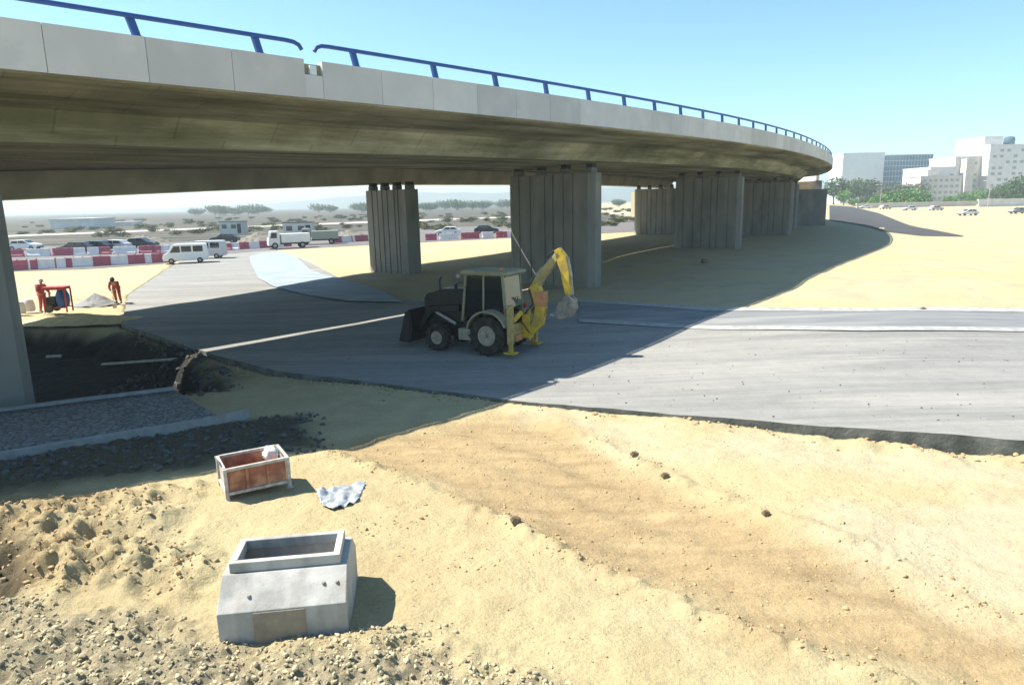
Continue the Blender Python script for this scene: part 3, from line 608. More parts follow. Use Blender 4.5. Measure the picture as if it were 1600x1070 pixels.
# ---------------------------------------------------------------- backhoe loader
m_blk=mat('black_machine_paint',(.012,.012,.012),(.007,.007,.007),rough=.5,scale=3)
m_dk=mat('dark_grey_panel',(.028,.028,.028),(.016,.016,.016),rough=.6)
m_yel=mat('yellow_machine_paint',(.62,.42,.03),(.42,.28,.03),rough=.5,scale=4,c3=(.35,.24,.05),s3=2.5)
m_org=mat('worn_orange_paint',(.55,.24,.10),(.40,.17,.08),rough=.6,scale=5)
m_khaki=mat('dusty_roof',(.30,.28,.18),(.22,.20,.13),rough=.8)
m_tyre=mat('dusty_tyre',(.105,.095,.08),(.05,.046,.04),rough=.95,scale=5,bump=.3)
m_hub=mat('dusty_beige_rim',(.38,.34,.26),(.26,.23,.17),rough=.8,scale=6)
m_steel=mat('bare_steel',(.38,.37,.35),(.24,.235,.22),rough=.5,scale=6)
m_glass=glassy('cab_glass',(.012,.016,.015),.06)
m_lglass=glassy('pale_green_glass',(.17,.22,.19),.12)
m_red=mat('red_lamp',(.5,.03,.02),rough=.4)
m_bkt=mat('worn_bucket_steel',(.24,.22,.19),(.12,.11,.10),rough=.6,scale=7)
m_tan=mat('faded_yellow_brown',(.42,.33,.12),(.26,.20,.09),rough=.6,scale=5)
def backhoe():
    g=atb(765,556); fw=Vector((-.885,.465,0)); lf=Vector((-.465,-.885,0)); rz=math.atan2(fw.y,fw.x)
    c=Vector(g)-lf*.9
    t=thing('backhoe_loader','dark backhoe loader with yellow rear digging arm, parked on the shaded road under the viaduct','backhoe loader',(c.x,c.y,float(base(c.x,c.y))+.03),rz)
    def wheel(x,y,r,w):
        p=MB(); s=1 if y>0 else -1
        prof=[(r*.55,-w/2),(r*.9,-w/2),(r*.985,-w*.38),(r,-w*.2),(r,w*.2),(r*.985,w*.38),(r*.9,w/2),(r*.55,w/2),(r*.55,-w/2)]
        p.lathe(prof,(x,y,r),'y',32,False)
        for k in range(16):
            a=2*PI*k/16
            for sd in (-1,1):
                aa=a+(PI/16 if sd>0 else 0)
                p.beam((x+math.cos(aa)*r*.99,y+sd*w*.05,r+math.sin(aa)*r*.99),(x+math.cos(aa+.18)*r*1.0,y+sd*w*.48,r+math.sin(aa+.18)*r*1.0),.06,.07,up=(math.cos(aa),0,math.sin(aa)))
            wh=p.build('wheel',m_tyre,t)
        q=MB(); q.lathe([(r*.56,s*w*.30),(r*.50,s*w*.46),(r*.42,s*w*.42),(r*.34,s*w*.12),(r*.16,s*w*.10),(r*.14,s*w*.3),(0.02,s*w*.3)],(x,y,r),'y',24)
        q.build('rim',m_hub,wh,smooth=True)
    for y in (.9,-.9): wheel(0,y,.69,.44)
    for y in (.85,-.85): wheel(2.15,y,.47,.34)
    # chassis
    MB().box((1.0,0,.72),(3.6,.75,.4)).box((2.15,0,.5),(.3,1.4,.2)).box((0,0,.69),(.35,1.3,.3)).build('chassis',m_blk,t,bevel=.02)
    MB().box((.95,.62,.62),(.8,.32,.42)).build('fuel_tank',m_hub,t,bevel=.03)
    # hood
    hood=[(1.15,.95),(1.15,2.22),(2.3,2.14),(2.9,1.98),(3.0,1.8),(3.0,.92)]
    MB().prism(hood,-.46,.46,'y').build('hood',m_blk,t,bevel=.04)
    mb=MB()
    for k in range(6): mb.box((3.02,0,1.05+.12*k),(.03,.74,.05))
    mb.build('grille',m_dk,t)
    MB().tube([(2.4,.25,2.0),(2.4,.25,2.5),(2.33,.25,2.6)],.04,10).build('exhaust_pipe',m_dk,t)
    MB().box((1.8,.0,2.20),(.9,.5,.03)).build('hood_cover',m_steel,t)
    # cab: floor, pillars, roof, glass
    MB().box((.35,0,1.0),(1.7,1.3,.22)).box((-.15,.0,1.2),(.7,1.25,.3)).build('cab_floor',m_blk,t,bevel=.02)
    mb=MB()
    zt=2.78
    for y in (.64,-.64):
        mb.beam((1.22,y,1.1),(1.02,y,zt),.08,.08); mb.beam((.35,y,1.1),(.30,y,zt),.06,.06); mb.beam((-.55,y,1.25),(-.45,y,zt),.08,.08)
        mb.beam((1.02,y,zt),(-.45,y,zt),.07,.07)
    for x,z in ((1.2,1.15),(1.02,zt),(-.45,zt),(-.55,1.3)): mb.beam((x,-.6,z),(x,.6,z),.06,.06)
    mb.build('cab_frame',m_khaki,t)
    MB().prism([(-.72,2.80),(-.66,2.90),(1.12,2.93),(1.24,2.84),(1.2,2.78),(-.66,2.76)],-.74,.74,'y').build('roof',m_khaki,t,bevel=.03)
    for y in (.635,-.635):
        MB().add([(1.14,y,1.25),(.38,y,1.25),(.33,y,2.72),(1.0,y,2.72)],[(0,1,2,3)]).build('door_glass',m_glass,t)
        MB().add([(.32,y,1.5),(-.50,y,1.5),(-.42,y,2.72),(.28,y,2.72)],[(0,1,2,3)]).build('side_glass',m_glass,t)
    MB().add([(-.56,-.58,1.6),(-.56,.58,1.6),(-.47,.58,2.7),(-.47,-.58,2.7)],[(0,1,2,3)]).build('rear_window',m_lglass,t)
    MB().add([(1.21,-.58,1.3),(1.21,.58,1.3),(1.04,.58,2.72),(1.04,-.58,2.72)],[(0,1,2,3)]).build('windscreen',m_glass,t)
    s=MB().box((.1,0,1.45),(.5,.5,.16)).box((-.15,0,1.85),(.12,.48,.7)).build('seat',m_dk,t,bevel=.03)
    MB().tube([(.62,0,1.3),(.52,0,1.85)],.03,8).lathe([(.19,0),(.2,.015),(.19,.03)],(.5,0,1.86),'z',18).build('steering_wheel',m_dk,t)
    for y in (.9,-.9):   # rear fenders
        pts=[(.78*math.cos(a),.72+.80*math.sin(a)) for a in np.linspace(.25,2.75,10)]
        pts2=[(.83*math.cos(a),.72+.86*math.sin(a)) for a in np.linspace(2.75,.25,10)]
        MB().prism(pts+pts2,y-.24,y+.24,'y').build('fender',m_khaki,t)
    for y in (.72,-.72):
        MB().box((-.62,y,1.55),(.06,.12,.18)).build('tail_light',m_red,t)
        MB().box((1.28,y,2.72),(.10,.16,.12)).build('work_light',m_steel,t,bevel=.01)
    # mirrors
    for y in (.95,-.95): MB().tube([(1.2,.64*np.sign(y),2.5),(1.25,y,2.45)],.015,6).box((1.26,y,2.3),(.04,.16,.3)).build('mirror',m_dk,t)
    # loader arms + bucket
    for y in (.62,-.62):
        MB().beam((1.35,y,1.55),(2.6,y,1.45),.12,.24,w2=.12,h2=.22).beam((2.55,y,1.5),(3.16,y,.65),.12,.24,w2=.12,h2=.16).build('loader_arm',m_blk,t,bevel=.015)
        MB().tube([(1.55,y*.95,.95),(2.4,y*.95,1.35)],.055,10).tube([(2.4,y*.95,1.35),(2.75,y*.95,1.4)],.03,8).build('hydraulic_cylinder',m_steel,t)
    bk=[(3.20,.32),(3.13,.85),(3.22,1.45),(3.29,1.45),(3.25,.85),(3.30,.42),(3.75,.30),(3.77,.24),(3.28,.22)]
    mb=MB().prism(bk,-1.1,1.1,'y')
    for y in (-1.1,1.1): mb.prism([(3.22,.28),(3.26,1.42),(3.42,1.35),(3.74,.28)],y-.02,y+.02,'y')
    mb.build('loader_bucket',m_blk,t)
    # rear frame + stabilisers
    MB().box((-.88,0,.85),(.14,1.9,.5)).box((-.7,0,.7),(.5,.5,.4)).build('rear_frame',m_tan,t,bevel=.02)
    for y in (.98,-.98):
        l=MB().box((-.9,y,1.12),(.20,.18,1.35)).build('stabiliser_leg',m_tan,t,bevel=.015)
        MB().box((-.9,y,.36),(.14,.12,.4)).box((-.9,y,.14),(.42,.34,.06)).build('foot_pad',m_yel,l,bevel=.01)
    MB().box((-1.08,0,.95),(.3,.34,.85)).tube([(-1.12,0,.45),(-1.12,0,1.5)],.08,12).build('king_post',m_yel,t,bevel=.02)
    def arm(pts,ws,y,name,m,wd=.2):
        rings=[]
        for i,(x,z) in enumerate(pts):
            a=pts[max(i-1,0)];b=pts[min(i+1,len(pts)-1)]; d=Vector((b[0]-a[0],b[1]-a[1])).normalized(); n=Vector((-d.y,d.x))*ws[i]/2
            rings.append([(x+n.x,y-wd/2,z+n.y),(x+n.x,y+wd/2,z+n.y),(x-n.x,y+wd/2,z-n.y),(x-n.x,y-wd/2,z-n.y)])
        return MB().loft(rings).build(name,m,t,bevel=.015)
    bo=arm([(-1.2,.72),(-1.52,1.1),(-1.62,1.6),(-1.50,2.1),(-1.38,2.45)],[.26,.36,.38,.36,.34],0,'boom',m_yel,.26)
    MB().box((-1.62,0,1.95),(.40,.30,.5)).build('boom_panel',m_org,bo,bevel=.02)
    arm([(-1.38,2.38),(-1.70,2.78),(-2.02,3.15),(-2.33,3.5)],[.32,.30,.24,.20],0,'upper_boom',m_tan,.22)
    MB().tube([(-1.25,.02,2.52),(-1.72,.02,3.02)],.06,12).tube([(-1.72,.02,3.02),(-2.2,.02,3.52)],.035,10).build('hydraulic_cylinder',m_steel,t)
    arm([(-2.26,3.66),(-2.42,3.38),(-2.55,2.9),(-2.66,2.1)],[.20,.36,.32,.18],0,'dipper_arm',m_yel,.22)
    MB().tube([(-2.62,0,3.4),(-2.76,0,2.7)],.055,12).tube([(-2.76,0,2.75),(-2.82,0,2.15)],.03,8).build('hydraulic_cylinder',m_steel,t)
    MB().beam((-2.66,-.13,2.12),(-2.85,-.13,1.95),.03,.08).beam((-2.66,.13,2.12),(-2.85,.13,1.95),.03,.08).build('bucket_link',m_steel,t)
    for i,(y,pts) in enumerate(((.13,[(-1.0,1.35),(-1.35,1.75),(-1.2,2.35),(-1.45,2.75)]),(-.13,[(-1.0,1.3),(-1.3,1.6),(-1.15,2.3),(-1.5,2.85)]),(.08,[(-1.9,3.35),(-2.15,3.62),(-2.45,3.6),(-2.62,3.2)]),(.3,[(-.8,1.3),(-1.1,1.0),(-1.3,.75)]))):
        MB().tube([(x,y,z) for x,z in pts],.022,8).build('hose',m_blk,t,smooth=True)
    for y in (.5,-.5): MB().beam((-.75,y,1.15),(-1.0,y*.6,1.5),.1,.16).build('slew_bracket',m_yel,t,bevel=.01)
    MB().box((-.98,.55,.62),(.10,.5,.22)).build('rear_step',m_org,t,bevel=.01)
    MB().tube([(-1.25,0,1.0),(-1.75,0,1.5)],.07,12).tube([(-1.75,0,1.5),(-1.8,0,2.2)],.04,10).build('boom_cylinder',m_yel,t)
    mb=MB()
    for k in range(4): mb.tube([(-.5+.04*k,.12*(k-1.5),1.5),(-.62+.03*k,.12*(k-1.5),1.95)],.014,6)
    mb.build('control_levers',m_blk,t)
    MB().lathe([(.05,0),(.07,.03),(.06,.12),(.01,.14)],(-.3,.45,2.9),'z',12).build('beacon',m_org,t)
    b=[(-2.62,2.12),(-2.86,1.98),(-2.92,1.65),(-2.75,1.38),(-2.45,1.28),(-2.2,1.38),(-2.22,1.42),(-2.46,1.34),(-2.7,1.43),(-2.84,1.66),(-2.78,1.92),(-2.60,2.02)]
    mb=MB().prism(b,-.24,.24,'y')
    for y in (-.24,.24): mb.prism([(-2.62,2.1),(-2.86,1.96),(-2.90,1.65),(-2.74,1.4),(-2.46,1.3),(-2.22,1.4),(-2.35,1.8)],y-.015,y+.015,'y')
    bb=mb.build('digging_bucket',m_bkt,t)
    for k in range(5): MB().box((-2.13,-.2+.1*k,1.42),(.18,.06,.04),ry=-.3).build('tooth',m_steel,bb)
backhoe()
# ---------------------------------------------------------------- people
m_skin=mat('skin',(.45,.27,.18),(.40,.23,.15),rough=.6)
m_hair=mat('dark_hair',(.03,.02,.015),rough=.8)
def skinmesh(name,verts,edges,radii,m,parent,sub=2):
    me=bpy.data.meshes.new(name); me.from_pydata(verts,edges,[]); o=bpy.data.objects.new(name,me); COL.objects.link(o); me.materials.append(m)
    s=o.modifiers.new('skin','SKIN'); s.use_smooth_shade=True
    for i,r in enumerate(radii): d=me.skin_vertices[0].data[i]; d.radius=(r if isinstance(r,tuple) else (r,r))
    me.skin_vertices[0].data[0].use_root=True
    u=o.modifiers.new('sub','SUBSURF'); u.levels=sub; u.render_levels=sub; o.parent=parent; return o
def person(px,py,rz,label,pose,m_top,m_leg,helmet=None):
    q=atb(px,py); t=thing('person',label,'person',tuple(q),rz); J=pose
    V=[];E=[];Rr=[]
    def chain(pts,rs,root=None):
        prev=root
        for p,r in zip(pts,rs):
            V.append(p);Rr.append(r); i=len(V)-1
            if prev is not None: E.append((prev,i))
            prev=i
        return prev
    pel=chain([J['pelvis']],[(.13,.10)]); ch=chain([J['waist'],J['chest']],[(.125,.10),(.15,.11)],pel)
    nk=chain([J['neck']],[.055],ch); hd=chain([J['chin'],J['head'],J['crown']],[(.065,.08),(.085,.10),(.065,.075)],nk)
    for s in ('l','r'):
        chain([J['sh'+s],J['el'+s],J['wr'+s],J['ha'+s]],[.065,.048,.032,(.035,.02)],ch)
        # five fingers
        w=Vector(J['ha'+s]); d=(Vector(J['ha'+s])-Vector(J['wr'+s])).normalized(); sd=d.cross(Vector((1,0,0))).normalized() if abs(d.x)<.9 else Vector((0,1,0))
        hi=len(V)-1
        for k,(o_,ln) in enumerate(((-.03,.065),(-.01,.08),(.01,.085),(.03,.07))):
            chain([tuple(w+d*.03+sd*o_),tuple(w+d*(.03+ln)+sd*o_*1.2+Vector((.01,0,-.01)))],[.011,.008],hi)
        chain([tuple(w+sd*.045+d*.01)],[.011],hi)
        chain([J['hip'+s],J['kn'+s],J['an'+s],J['toe'+s]],[.09,.06,.042,(.045,.03)],pel)
    skinmesh('body',V,E,Rr,m_skin,t)
    def clothes(name,parts,m):
        V2=[];E2=[];R2=[]
        for pts,rs,root in parts:
            prev=root
            for p,r in zip(pts,rs):
                V2.append(p);R2.append(r);i=len(V2)-1
                if prev is not None:E2.append((prev,i))
                prev=i
        skinmesh(name,V2,E2,R2,m,t)
    mid=lambda a,b,f: tuple(Vector(a).lerp(Vector(b),f))
    clothes('jacket',[([J['pelvis'],J['waist'],J['chest']],[(.155,.125),(.155,.13),(.19,.145)],None),
        ([J['shl'],J['ell'],mid(J['ell'],J['wrl'],.9)],[.095,.07,.055],2),([J['shr'],J['elr'],mid(J['elr'],J['wrr'],.9)],[.095,.07,.055],2)],m_top)
    clothes('trousers',[([J['pelvis']],[(.15,.12)],None),([J['hipl'],J['knl'],mid(J['knl'],J['anl'],.95)],[.115,.085,.07],0),([J['hipr'],J['knr'],mid(J['knr'],J['anr'],.95)],[.115,.085,.07],0)],m_leg)
    for s in ('l','r'):
        a=Vector(J['an'+s]); z=Vector(J['toe'+s]); MB().beam(tuple(a.lerp(z,-.45)-Vector((0,0,.03))),tuple(a.lerp(z,1.25)-Vector((0,0,.01))),.10,.10,h2=.06).build('boot',m_blk,t,bevel=.02)
    h=Vector(J['head']); f=Vector(J['face']).normalized(); up=(Vector(J['crown'])-Vector(J['chin'])).normalized()
    MB().tube([h+f*.075-up*.0,h+f*.115-up*.025],[.012,.016],8).build('nose',m_skin,t,smooth=True)
    mb=MB(); sdv=f.cross(up)
    for k in (-1,1): mb.tube([h+f*.085+sdv*.033*k+up*.02,h+f*.095+sdv*.033*k+up*.02],.010,8)
    mb.build('eyes',m_blk,t)
    mb=MB(); mb.tube([h+f*.092-up*.055-sdv*.025,h+f*.098-up*.055,h+f*.092-up*.055+sdv*.025],.006,6); mb.build('mouth',m_hair,t)
    mb=MB(); M=Matrix((sdv,f,up)).transposed(); cc=Vector(J['crown'])-up*.05
    rings=[]
    for r,z in ((.125,-.01),(.122,.03),(.10,.075),(.055,.105),(.01,.112)): rings.append([cc+M@Vector((r*math.cos(a),r*1.12*math.sin(a),z)) for a in np.linspace(0,2*PI,16,endpoint=False)])
    rings.insert(0,[cc+M@Vector((.14*math.cos(a),.165*math.sin(a)+.015,-.012)) for a in np.linspace(0,2*PI,16,endpoint=False)])
    mb.loft(rings).build('helmet' if helmet else 'hair',helmet or m_hair,t,smooth=True)
    return t
stand=dict(pelvis=(0,0,.98),waist=(.02,0,1.12),chest=(.05,0,1.36),neck=(.06,0,1.50),chin=(.09,0,1.58),head=(.09,0,1.66),crown=(.08,0,1.74),face=(1,0,-.3),
  shl=(.04,.19,1.43),ell=(.10,.26,1.16),wrl=(.32,.20,1.02),hal=(.39,.18,1.0),shr=(.04,-.19,1.43),elr=(.06,-.27,1.16),wrr=(.24,-.22,.98),har=(.31,-.2,.96),
  hipl=(0,.10,.92),knl=(.04,.13,.50),anl=(-.02,.14,.09),toel=(.12,.15,.04),hipr=(0,-.10,.92),knr=(.02,-.12,.50),anr=(-.06,-.13,.09),toer=(.08,-.15,.04))
bend=dict(pelvis=(-.10,0,.95),waist=(.03,0,1.05),chest=(.24,0,1.20),neck=(.36,0,1.30),chin=(.44,0,1.32),head=(.48,0,1.38),crown=(.50,0,1.47),face=(1,0,-.9),
  shl=(.27,.19,1.24),ell=(.34,.24,.97),wrl=(.52,.12,.85),hal=(.59,.08,.83),shr=(.27,-.19,1.24),elr=(.30,-.26,.95),wrr=(.46,-.14,.76),har=(.52,-.10,.72),
  hipl=(-.10,.11,.90),knl=(.06,.16,.50),anl=(-.02,.18,.09),toel=(.12,.20,.04),hipr=(-.10,-.11,.90),knr=(-.22,-.14,.50),anr=(-.38,-.15,.09),toer=(-.25,-.16,.04))
m_pink=mat('faded_red_workwear',(.62,.14,.14),(.50,.10,.11),rough=.85,scale=8)
m_redw=mat('red_workwear',(.42,.07,.05),(.32,.05,.04),rough=.85,scale=8)
m_hat=mat('pale_pink_helmet',(.75,.5,.5),rough=.5)
person(69,487,math.radians(-20),'person in faded red workwear and pale helmet standing at the red and blue mixer',stand,m_pink,m_pink,m_hat)
person(184,474,math.radians(-75),'person in dark red clothes bending forward by the grey gravel heap',bend,m_redw,m_redw,None)
# tool held by the bending person
q=atb(184,474); M=Matrix.Translation(Vector(q))@Matrix.Rotation(math.radians(-75),4,'Z')
p0=M@Vector((.45,-.08,.98)); p1=M@Vector((1.05,.10,.02)); 
mb=MB(); mb.tube([p0,p1],.02,8); d=(p1-p0).normalized(); mb.beam(p1-d*.02,p1+d*.28,.22,.03,w2=.18)
tag(mb.build('shovel',mat('pale_wood',(.5,.4,.28)),loc=tuple(q)),'long shovel held by the bending person','shovel')
# mixer / compressor
m_bluep=mat('blue_plastic',(.03,.09,.26),(.02,.07,.2),rough=.5,scale=5); m_redp=mat('red_frame_paint',(.45,.04,.05),(.35,.03,.04),rough=.5,scale=5)
def mixer():
    q=atb(93,487); t=thing('mixer','portable red-framed mixer with a blue drum beside the person in faded red','mixer',tuple(q),math.radians(5))
    mb=MB()
    for x in (-.55,.55):
        for y in (-.3,.3): mb.beam((x,y,0),(x,y,1.25),.06,.06)
        mb.beam((x,-.3,1.25),(x,.3,1.25),.06,.06)
    for y in (-.3,.3): mb.beam((-.55,y,1.25),(.55,y,1.25),.07,.10); mb.beam((-.55,y,.25),(.55,y,.25),.05,.05)
    mb.build('frame',m_redp,t)
    MB().lathe([(.05,0),(.26,.05),(.33,.35),(.33,.65),(.2,.98),(.17,.98)],(.27,0,.22),'z',20).build('drum',m_bluep,t,smooth=True)
    MB().box((-.25,0,.55),(.45,.45,.55)).build('engine_box',m_blk,t,bevel=.03)
    MB().box((0,0,1.32),(1.15,.65,.08)).build('cover',m_redp,t,bevel=.02)
    for y in (-.36,.36): MB().lathe([(.08,-.04),(.2,-.05),(.2,.05),(.08,.04)],(-.3,y,.2),'y',16).build('wheel',m_tyre,t)
mixer()
for i,(px,py,lb) in enumerate(((30,490,'pale sack at the left end beside the bridge pier'),(45,486,'pale sack between the other pale sack and the person in faded red'))):
    q=atb(px,py); mb=MB(); rings=[]
    for z,k in ((0,.85),(.12,1.),(.4,.95),(.62,.75),(.7,.35)): rings.append([(math.cos(a)*.34*k*(1+.1*math.sin(3*a+i)),math.sin(a)*.26*k,z) for a in np.linspace(0,2*PI,14,endpoint=False)])
    t_=mb.loft(rings).build('sack',m_sack,smooth=True); t_.location=tuple(q); tag(t_,lb,'sack')
# gravel heap
def heap(px,py,r,h,m,name,label,seed,n=40,sx=1.5):
    q=atb(px,py); a=np.linspace(0,2*PI,n,endpoint=False); rr=np.linspace(0,1.15,16)
    A,Rg=np.meshgrid(a,rr,indexing='ij'); x=np.cos(A)*Rg*r*sx; y=np.sin(A)*Rg*r
    z=h*np.clip(1-Rg,-.15,1)**1.0+fbm(x*2.5+seed,y*2.5,4,seed)*.12*h*(Rg>0)*1.5
    I=np.arange(A.size).reshape(A.shape); I2=np.vstack([I,I[:1]]); Fq=np.stack([I2[:-1,:-1],I2[:-1,1:],I2[1:,1:],I2[1:,:-1]],-1).reshape(-1,4)
    o=npmesh(name,np.stack([x,y,z],-1).reshape(-1,3),Fq,m,False); o.location=tuple(q); return tag(o,label,'heap')
m_grav=mat('grey_gravel',(.26,.265,.27),(.20,.205,.21),scale=14,bump=.5)
heap(150,474,.75,.62,m_grav,'gravel_heap','small grey gravel heap between the mixer and the bending person',5)
m_sandh=mat('sand_heap',(.62,.50,.27),(.5,.39,.2),scale=4,bump=.4)
heap(128,500,1.3,.30,m_sandh,'sand_heap','low sand heap at the lip of the dark pit, in front of the people',11,sx=2.4)
# ---------------------------------------------------------------- barriers
m_bred=mat('red_barrier_plastic',(.42,.10,.14),(.34,.08,.12),rough=.6); m_bwhite=mat('white_barrier_plastic',(.74,.72,.73),(.66,.64,.65),rough=.6)
def barrier(m,label):
    t=thing('plastic_barrier',label,'barrier',group='red and white plastic barriers along the far road')
    prof=[(-.28,0),(.28,0),(.26,.18),(.13,.42),(.10,.92),(-.10,.92),(-.13,.42),(-.26,.18)]
    L=1.65; rings=[[(x,y,z) for y,z in prof] for x in (-L/2,-L/2+.03,L/2-.03,L/2)]
    MB().loft(rings).build('body',m,t,bevel=.02)
    MB().lathe([(.07,0),(.07,.06),(.05,.08)],(0,0,.90),'z',10).build('cap',m_blk,t)
    return t
bR=barrier(m_bred,'red plastic road barrier in the row beyond the sand'); bW=barrier(m_bwhite,'white plastic road barrier in the row beyond the sand')
def brow(p0,p1,pat,first=False):
    a=atb(*p0);b=atb(*p1); n=len(pat); rz=math.atan2(b[1]-a[1],b[0]-a[0])
    for i,c in enumerate(pat):
        if c=='-': continue
        q=a+(b-a)*(i+.5)/n; src=bR if c=='R' else bW
        z=float(base(q[0],q[1]))+.03
        dup(src,(q[0],q[1],z),rz+random.uniform(-.12,.12))
brow((6,424),(258,410),'-RRW-WRWWRR-WRRW-R')
brow((20,402),(262,395),'R-WW-RRW-WR-WW-RRW')
brow((376,390),(452,385),'RWRRWR')
brow((520,380),(572,377),'RWWRR')
brow((668,376),(800,371),'R-WW-RR-W-RW')
for o in (bR,bW):
    q=atb(352 if o is bR else 364,391.5 if o is bR else 391); o.location=(q[0],q[1],q[2]+.03)
# ---------------------------------------------------------------- vehicles
m_rubber=mat('tyre_rubber',(.02,.02,.02),rough=.9); m_rim=mat('alloy_rim',(.4,.4,.4),rough=.4,metal=.6); m_win=glassy('dark_vehicle_glass',(.02,.025,.03),.1); m_head=mat('headlight',(.8,.8,.78),rough=.2)
def paint(n,c): return mat(n,c,tuple(v*.92 for v in c),rough=.35,scale=1)
P_white=paint('white_car_paint',(.75,.76,.77));P_grey=paint('grey_car_paint',(.25,.26,.28));P_dark=paint('dark_car_paint',(.04,.045,.06));P_green=paint('olive_truck_paint',(.30,.33,.27));P_silver=paint('silver_car_paint',(.5,.5,.52))
def vehicle(kind,m,label,cat,name,group=None):
    t=thing(name,label,cat,group=group)
    if kind=='van':
        Lf,Wd=5.2,1.95; prof=[(-2.6,.35),(-2.62,1.2),(-2.5,2.25),(-2.3,2.35),(1.1,2.35),(1.35,2.28),(2.0,1.35),(2.5,1.15),(2.62,.8),(2.6,.35)]
        wins=[('windscreen',[(1.40,2.2),(1.98,1.38)],'f'),('window',[(.55,1.35),(1.75,1.35),(1.25,2.1),(.55,2.1)],'s'),('window',[(-.75,1.4),(.4,1.4),(.4,2.1),(-.75,2.1)],'s'),('window',[(-2.1,1.4),(-.95,1.4),(-.95,2.1),(-2.1,2.1)],'s')]; ax=(-1.65,1.65); r=.34
    elif kind=='car':
        Lf,Wd=4.3,1.75; prof=[(-2.1,.3),(-2.15,.75),(-2.0,.95),(-1.75,1.0),(-1.3,1.42),(.3,1.46),(1.05,.98),(1.95,.82),(2.13,.6),(2.1,.3)]
        wins=[('windscreen',[(.36,1.42),(1.0,1.0)],'f'),('window',[(-.35,.98),(.85,.98),(.28,1.38),(-.35,1.38)],'s'),('window',[(-1.45,1.0),(-.45,.98),(-.45,1.38),(-1.15,1.36)],'s')]; ax=(-1.3,1.3); r=.31
    else:
        Lf,Wd=7.,2.3; prof=[(1.3,.5),(1.3,2.55),(1.5,2.65),(2.6,2.65),(2.95,1.6),(3.05,1.2),(3.05,.5)]
        wins=[('windscreen',[(2.66,2.5),(2.95,1.62)],'f'),('window',[(1.7,1.6),(2.75,1.6),(2.5,2.4),(1.7,2.4)],'s')]; ax=(-2.2,2.1); r=.48
    b=MB().prism(prof,-Wd/2,Wd/2,'y').build('body',m,t,bevel=.05)
    for nm,p,k in wins:
        if k=='s':
            for y in (-Wd/2-.004,Wd/2+.004):
                MB().prism(p,y-.004,y+.004,'y').build(nm,m_win,t)
        else:
            a,c=Vector((p[0][0],0,p[0][1])),Vector((p[1][0],0,p[1][1])); n=Vector((c.z-a.z,0,-(c.x-a.x))).normalized()*-1; n=n if n.x>0 else -n
            w=Wd/2-.12; MB().add([tuple(a+n*.012+Vector((0,-w,0))),tuple(a+n*.012+Vector((0,w,0))),tuple(c+n*.012+Vector((0,w,0))),tuple(c+n*.012+Vector((0,-w,0)))],[(0,1,2,3)]).build(nm,m_win,t)
    for x in ax:
        for y in (-Wd/2+.08,Wd/2-.08):
            w=MB().lathe([(r*.55,-.11),(r*.95,-.11),(r,-.07),(r,.07),(r*.95,.11),(r*.55,.11),(r*.55,-.11)],(x,y,r),'y',20,False).build('wheel',m_rubber,t)
            s=1 if y>0 else -1; MB().lathe([(r*.6,s*.10),(r*.5,s*.125),(.04,s*.05),(.03,-s*.1)],(x,y,r),'y',16).build('rim',m_rim,w)
    xf=prof[-1][0]
    for y in (-Wd/2+.25,Wd/2-.25): MB().box((xf+.005,y,.72 if kind!='truck' else .9),(.06,.28,.16)).build('headlight',m_head,t)
    MB().box((xf+.02,0,.42),(.10,Wd-.1,.16)).build('bumper',m_dk,t)
    if kind=='truck':
        MB().box((-1.1,0,.72),(4.6,1.0,.2)).build('chassis',m_dk,t)
        MB().box((-1.2,0,1.55),(4.5,Wd,1.3)).box((-1.2,0,.88),(4.5,Wd,.06)).build('load_body',m,t,bevel=.03)
    return t
def place(o,px,py,rz): q=atb(px,py); o.location=(q[0],q[1],float(base(q[0],q[1]))+.03); o.rotation_euler=(0,0,rz); return o
v1=place(vehicle('van',P_white,'white van with dark side windows parked at the end of the barrier row','van','parked_van'),292,411,math.radians(200))
place(dup(v1,label='grey van parked right behind the white van at the barrier row'),322,404,math.radians(188)).scale=(.8,.85,.8)
v1.scale=(.78,.85,.8)
def recolor(o,old,new):
    for c in o.children:
        if c.type=='MESH' and c.data.materials and c.data.materials[0]==old:
            c.data=c.data.copy(); c.data.materials[0]=new
vg=[o for o in COL.objects if o.get('label','').startswith('grey van')][0]; recolor(vg,P_white,P_silver)
place(vehicle('truck',P_white,'white truck with a white load body on the sunlit sand beyond the road','truck','parked_truck'),450,388,math.radians(205)).scale=(.8,.85,.85)
place(vehicle('truck',P_green,'olive green truck parked right of the white truck','truck','parked_truck'),498,382,math.radians(195)).scale=(.8,.85,.85)
cs=vehicle('car',P_dark,'dark car on the far road behind the barrier row, nearest the left pier','car','parked_car'); place(cs,119,396,math.radians(185))
o=place(dup(cs,label='dark car on the far road behind the barrier row, left of the white van'),148,394,math.radians(182))
# right-hand background cars
cw=vehicle('car',P_white,'white parked car on the far sand below the green shrubs, leftmost of the parked cars','car','parked_car','cars parked on the far right sand'); place(cw,1352,326,math.radians(170))
for px,py,rz,mm,lb in ((1383,327,10,P_silver,'silver parked car second from the left of the cars parked far right'),(1421,329,175,P_white,'white parked car third from the left of the cars parked far right'),
    (1462,329,5,P_silver,'silver parked car fourth from the left of the cars parked far right'),(1512,337,182,P_white,'largest white parked car alone on the sand at far right'),
    (1592,334,178,P_grey,'grey parked car cut by the right edge of the photo')):
    o=dup(cw,label=lb); place(o,px,py,math.radians(rz)); 
    if mm is not P_white: recolor(o,P_white,mm)
